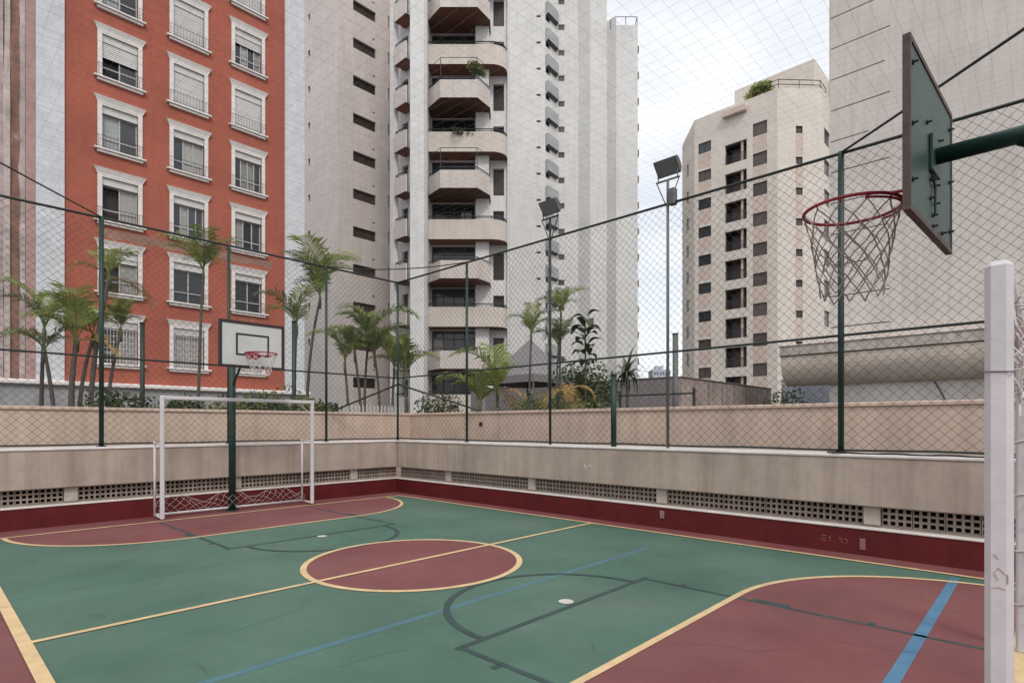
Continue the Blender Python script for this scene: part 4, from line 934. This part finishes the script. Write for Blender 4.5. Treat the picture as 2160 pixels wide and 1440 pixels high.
palm('slender grey-stemmed palm with pale thin fronds before the white pilaster', 2.31, 18.68, 1.45, 3.9, 6, 1.0, 1, (FRD, FR), (.1, 0), .05)
palm('young palm with bare stem just right of the pale palm', 2.46, 17.82, 1.45, 3.3, 5, .75, 2, (FRD,), (-.15, 0), .05)
palm('bushy olive palm with thick stem at the left edge of the red brick', 2.75, 17.4, 1.45, 3.55, 9, .95, 3, (FR, FRY), (.1, 0), .07)
palm('second stem of the olive palm clump, yellowing fronds', 2.95, 17.6, 1.45, 3.7, 7, .85, 4, (FR, FRY), (.25, 0), .05)
palm('tall palm with arching fronds crossing the left fence post', 3.12, 17.3, 1.45, 5.2, 8, 1.0, 5, (FR, FR, FRY), (.35, 0), .06)
palm('leaning thin palm just right of the left fence post', 3.45, 17.36, 1.45, 3.9, 5, .7, 6, (FRD, FR), (.3, 0), .045)
palm('lone tall thin palm reaching the fence rail in front of the middle windows', 5.02, 15.65, 1.45, 5.35, 9, .85, 7, (FR, FR, FRD), (.15, 0), .04)
palm('palm with dangling fronds in front of the right white pilaster', 6.97, 14.47, 1.45, 4.1, 8, .9, 8, (FR, FRD), (.1, 0), .05)
palm('tall palm leaning right with wide arching crown at the fence rail', 7.55, 14.9, 1.45, 5.0, 10, 1.05, 9, (FR, FR, FRD), (.35, -.1), .045)
for i, (x, y, zt, nf, lb_) in enumerate(((7.9, 13.35, 3.1, 7, 'leftmost stem of the dense palm clump at the fence corner'), (8.2, 13.2, 3.4, 8, 'palm clump stem under the cream tower, second from its left'), (8.5, 13.5, 3.75, 9, 'tallest stem of the dense palm clump at the fence corner'), (8.75, 13.1, 3.3, 8, 'middle stem of the palm clump with yellow-green fronds'), (9.0, 12.95, 3.0, 8, 'low stem of the palm clump behind the corner fence post'), (9.3, 12.75, 2.75, 7, 'rightmost low palm of the clump, past the corner post'))):
    palm(lb_, x, y, 1.35, zt, nf, .82, 20+i, (FR, FR, FRD), (random.uniform(-.25, .3), 0), .04)
gr = 'palms beyond the right fence'
palm('open palm with split crown left of the dark floodlight pole', 11.96, 10.64, 1.3, 4.0, 8, .75, 31, (FRD, FR), (.1, 0), .035, gr)
palm('upper palm crown just right of the dark floodlight pole', 12.9, 10.30, 1.3, 4.75, 8, .65, 32, (FR, FRD), (.1, 0), .035, gr)
palm('lower palm crown behind the dark floodlight pole', 12.75, 10.30, 1.3, 3.75, 8, .7, 33, (FRD,), (.15, 0), .035, gr)
palm('bushy low yellow-green palm below the tent roof', 11.3, 11.2, 1.3, 2.35, 11, .95, 34, (FR, FR, FRY), (0, 0), .05, gr)
palm('low green palm beside the white pole', 10.7, 11.3, 1.3, 2.0, 9, .8, 35, (FR,), (0, 0), .05, gr)
palm('low palm at the foot of the dark floodlight pole', 8.89+.75, 7.55, 1.3, 2.2, 8, .6, 36, (FR, FRY), (0, 0), .04, gr)
# stiff spiky dracaena below the sky gap
dl = MB(); rg = random.Random(3)
def blade(Ln, w, dr):
    m = MB(); prev = None
    for i in range(6):
        t = i/5; p = Vector((Ln*t*math.cos(R(50)-dr*t), 0, Ln*t*math.sin(R(50)-dr*t))); ww = w*(1-t**2)
        cur = ((p.x, -ww, p.z), (p.x, ww, p.z))
        if prev: m.quad(prev[0], prev[1], cur[1], cur[0])
        prev = cur
    return m.mesh('blade_leaf', 'leaf_dark')
BLD = [blade(.85, .045, .9), blade(.8, .042, 1.6), blade(.85, .045, .3)]
dr = thing('dracaena_plant', 'dark spiky dracaena standing below the sky gap', 'plant', (16.45, 10.25, 1.3))
build(MB().tube([(0, 0, 0), (.05, 0, .8), (.0, 0, 1.95)], .05, 8), 'stem', 'trunk', dr, True)
for i in range(70):
    o = obj('blade_leaf', rg.choice(BLD), dr, (0, 0, 1.75+rg.uniform(0, .35)), rg.uniform(0, 6.28)); o.rotation_euler[1] = rg.uniform(-.6, .9); k = rg.uniform(.8, 1.1); o.scale = (k, k, k)
# large-leaved plant right of the floodlight
bp = thing('broadleaf_plant', 'tall sparse plant with big dark leaves before the white tower', 'plant', (13.87, 10.07, 1.3))
build(MB().tube([(0, 0, 0), (.05, .03, 1.6), (-.02, 0, 3.4)], .025, 6), 'stem', 'trunk', bp, True)
def big_leaf(Ln, w, mt):
    m = MB(); rows = []
    for i in range(7):
        t = i/6; ww = w*math.sin(math.pi*min(1, t*.93+.05))**.8; z = .10*math.sin(t*2.5)-.25*Ln*t*t
        rows.append([(Ln*t, -ww, z+ww*.35), (Ln*t, 0, z), (Ln*t, ww, z+ww*.35)])
    for i in range(6):
        for j in range(2): m.quad(rows[i][j], rows[i][j+1], rows[i+1][j+1], rows[i+1][j])
    return m.mesh('leaf', mt)
BL = [big_leaf(.48, .15, 'leaf_dark'), big_leaf(.38, .12, 'leaf_dark'), big_leaf(.38, .13, 'leaf')]
for i in range(24):
    z = 2.0+i*.065+rg.uniform(-.06, .06); a = i*2.4; 
    o = obj('leaf', rg.choice(BL), bp, (.08*math.cos(a), .08*math.sin(a), z), a); o.rotation_euler[1] = rg.uniform(-.6, .5); k = rg.uniform(.7, 1.15); o.scale = (k, k, k)
def shrub(label, x, y, z0, rx, ry, rz_, n, leaf, mt, seed, cat='shrub', name='shrub', group=None, stems=5):
    rg = random.Random(seed); t = thing(name, label, cat, (x, y, z0), group)
    m = MB()
    for i in range(stems):
        a = rg.uniform(0, 6.28); m.tube([(0, 0, 0), (rx*.3*math.cos(a), ry*.3*math.sin(a), rz_*.6), (rx*.55*math.cos(a), ry*.55*math.sin(a), rz_*1.25)], .018, 4, False, .005)
    build(m, 'stems', 'trunk', t)
    cl_ = [(rg.uniform(-.6, .6)*rx, rg.uniform(-.6, .6)*ry, rz_*rg.uniform(.45, 1.5), rg.uniform(.35, .6)) for _ in range(max(6, n//90))]
    m = MB()
    for i in range(n):
        c = rg.choice(cl_); v = Vector((rg.gauss(0, 1), rg.gauss(0, 1), rg.gauss(0, 1))).normalized()*rg.uniform(.5, 1)**.5*c[3]
        p = Vector((c[0]+v.x*rx, c[1]+v.y*ry, max(.02, c[2]+v.z*rz_)))
        d = Vector((rg.gauss(0, 1), rg.gauss(0, 1), rg.gauss(.1, .6))).normalized(); s_ = d.orthogonal().normalized()*leaf*.28; s_.rotate(Matrix.Rotation(rg.uniform(0, 6.28), 3, d)); k = leaf*rg.uniform(.7, 1.2)
        m.add([p, p+d*k*.5+s_, p+d*k, p+d*k*.5-s_], [(0, 1, 2, 3)])
    build(m, 'foliage', mt, t); return t
shrub('dark dense bush at the left edge beside the sloping wall', -.15, 15.5, 1.45, 1.1, .9, 1.1, 2600, .13, 'leaf', 41)
gh = 'low shrubs behind the far goal'
for i, (x, lb_, mt) in enumerate(((2.9, 'low dark hedge clump below the left palm stems', 'leaf'), (4.0, 'green shrub left of the far goal, against the grey plinth', 'leaf'), (5.1, 'low shrub seen through the left half of the far goal top', 'leaf_light'), (6.0, 'leafy shrub behind the far goal, just right of the hoop pole', 'leaf'), (6.9, 'shrub behind the right post of the far goal', 'leaf_light'), (7.5, 'brownish low shrub between the far goal and the palm clump', 'leaf'))):
    shrub(lb_, x, 13.6+.2*(i % 2), 1.40, .65, .4, .42, 900, .10, mt, 50+i, group=gh)
shrub('twiggy flowering shrub on the plinth below the red block', 7.2, 16.5, 1.45, .9, .6, .65, 1000, .11, 'leaf_light', 61)
gq = 'shrubs beyond the right fence'
shrub('dry brown-green bush right of the dark floodlight pole', 15.0, 10.9, 1.3, 1.05, .9, 1.15, 3200, .15, 'leaf', 70, group=gq)
shrub('pale fluffy shrub mass below the tent, behind the right wall', 11.6, 9.6, 1.3, 1.4, 1.3, .62, 2600, .10, 'leaf_light', 71, group=gq)
shrub('low green shrub at the foot of the grey wall', 15.8, 8.7, 1.3, .9, .7, .38, 900, .09, 'leaf', 72, group=gq)
shrub('grey-green hedge in front of the blue container', 24.4, 8.05, 0, 1.4, 1.0, 1.7, 2200, .14, 'leaf', 73, group=gq)
shrub('shrub under the balconies left of the white pole', 10.6, 12.9, 1.3, .9, .7, .6, 1200, .10, 'leaf', 74, group=gq)
# planting on the towers
pp = FL[4]; 
shrub('green vine hanging over an upper balcony of the cream tower', OB[0]+Rv.x*3.2-Fv.x*.9, OB[1]+Rv.y*3.2-Fv.y*.9, 24.05, .75, .6, .45, 700, .16, 'leaf_light', 81, 'plant', 'balcony_plant')
shrub('row of balcony plants along a railing of the cream tower', OB[0]+Rv.x*2.2+Fv.x*.25, OB[1]+Rv.y*2.2+Fv.y*.25, 20.7, .9, .9, .22, 700, .14, 'leaf', 82, 'plant', 'balcony_plant')
shrub('yellow-green roof terrace plants on the beige tower', 56.9, 20.6, H3, .6, 1.5, .8, 1100, .30, 'frond', 83, 'plant', 'roof_plant')
# white picket edging at the foot of the palm clump
pk = thing('picket_fence', 'low white picket edging at the foot of the palm clump', 'fence', (7.3, 12.75, 1.35))
for i in range(18): build(MB().add([(i*.11, 0, 0), (i*.11+.05, 0, 0), (i*.11+.05, 0, .62), (i*.11+.025, 0, .68), (i*.11, 0, .62), (i*.11, .02, 0), (i*.11+.05, .02, 0), (i*.11+.05, .02, .62), (i*.11+.025, .02, .68), (i*.11, .02, .62)], [(0, 1, 2, 3, 4), (9, 8, 7, 6, 5), (0, 4, 9, 5), (1, 6, 7, 2), (2, 7, 8, 3), (3, 8, 9, 4)]), 'picket', 'goal_white', pk)
build(MB().box(0, 1.95, .021, .04, .35, .4), 'rail', 'goal_white', pk)
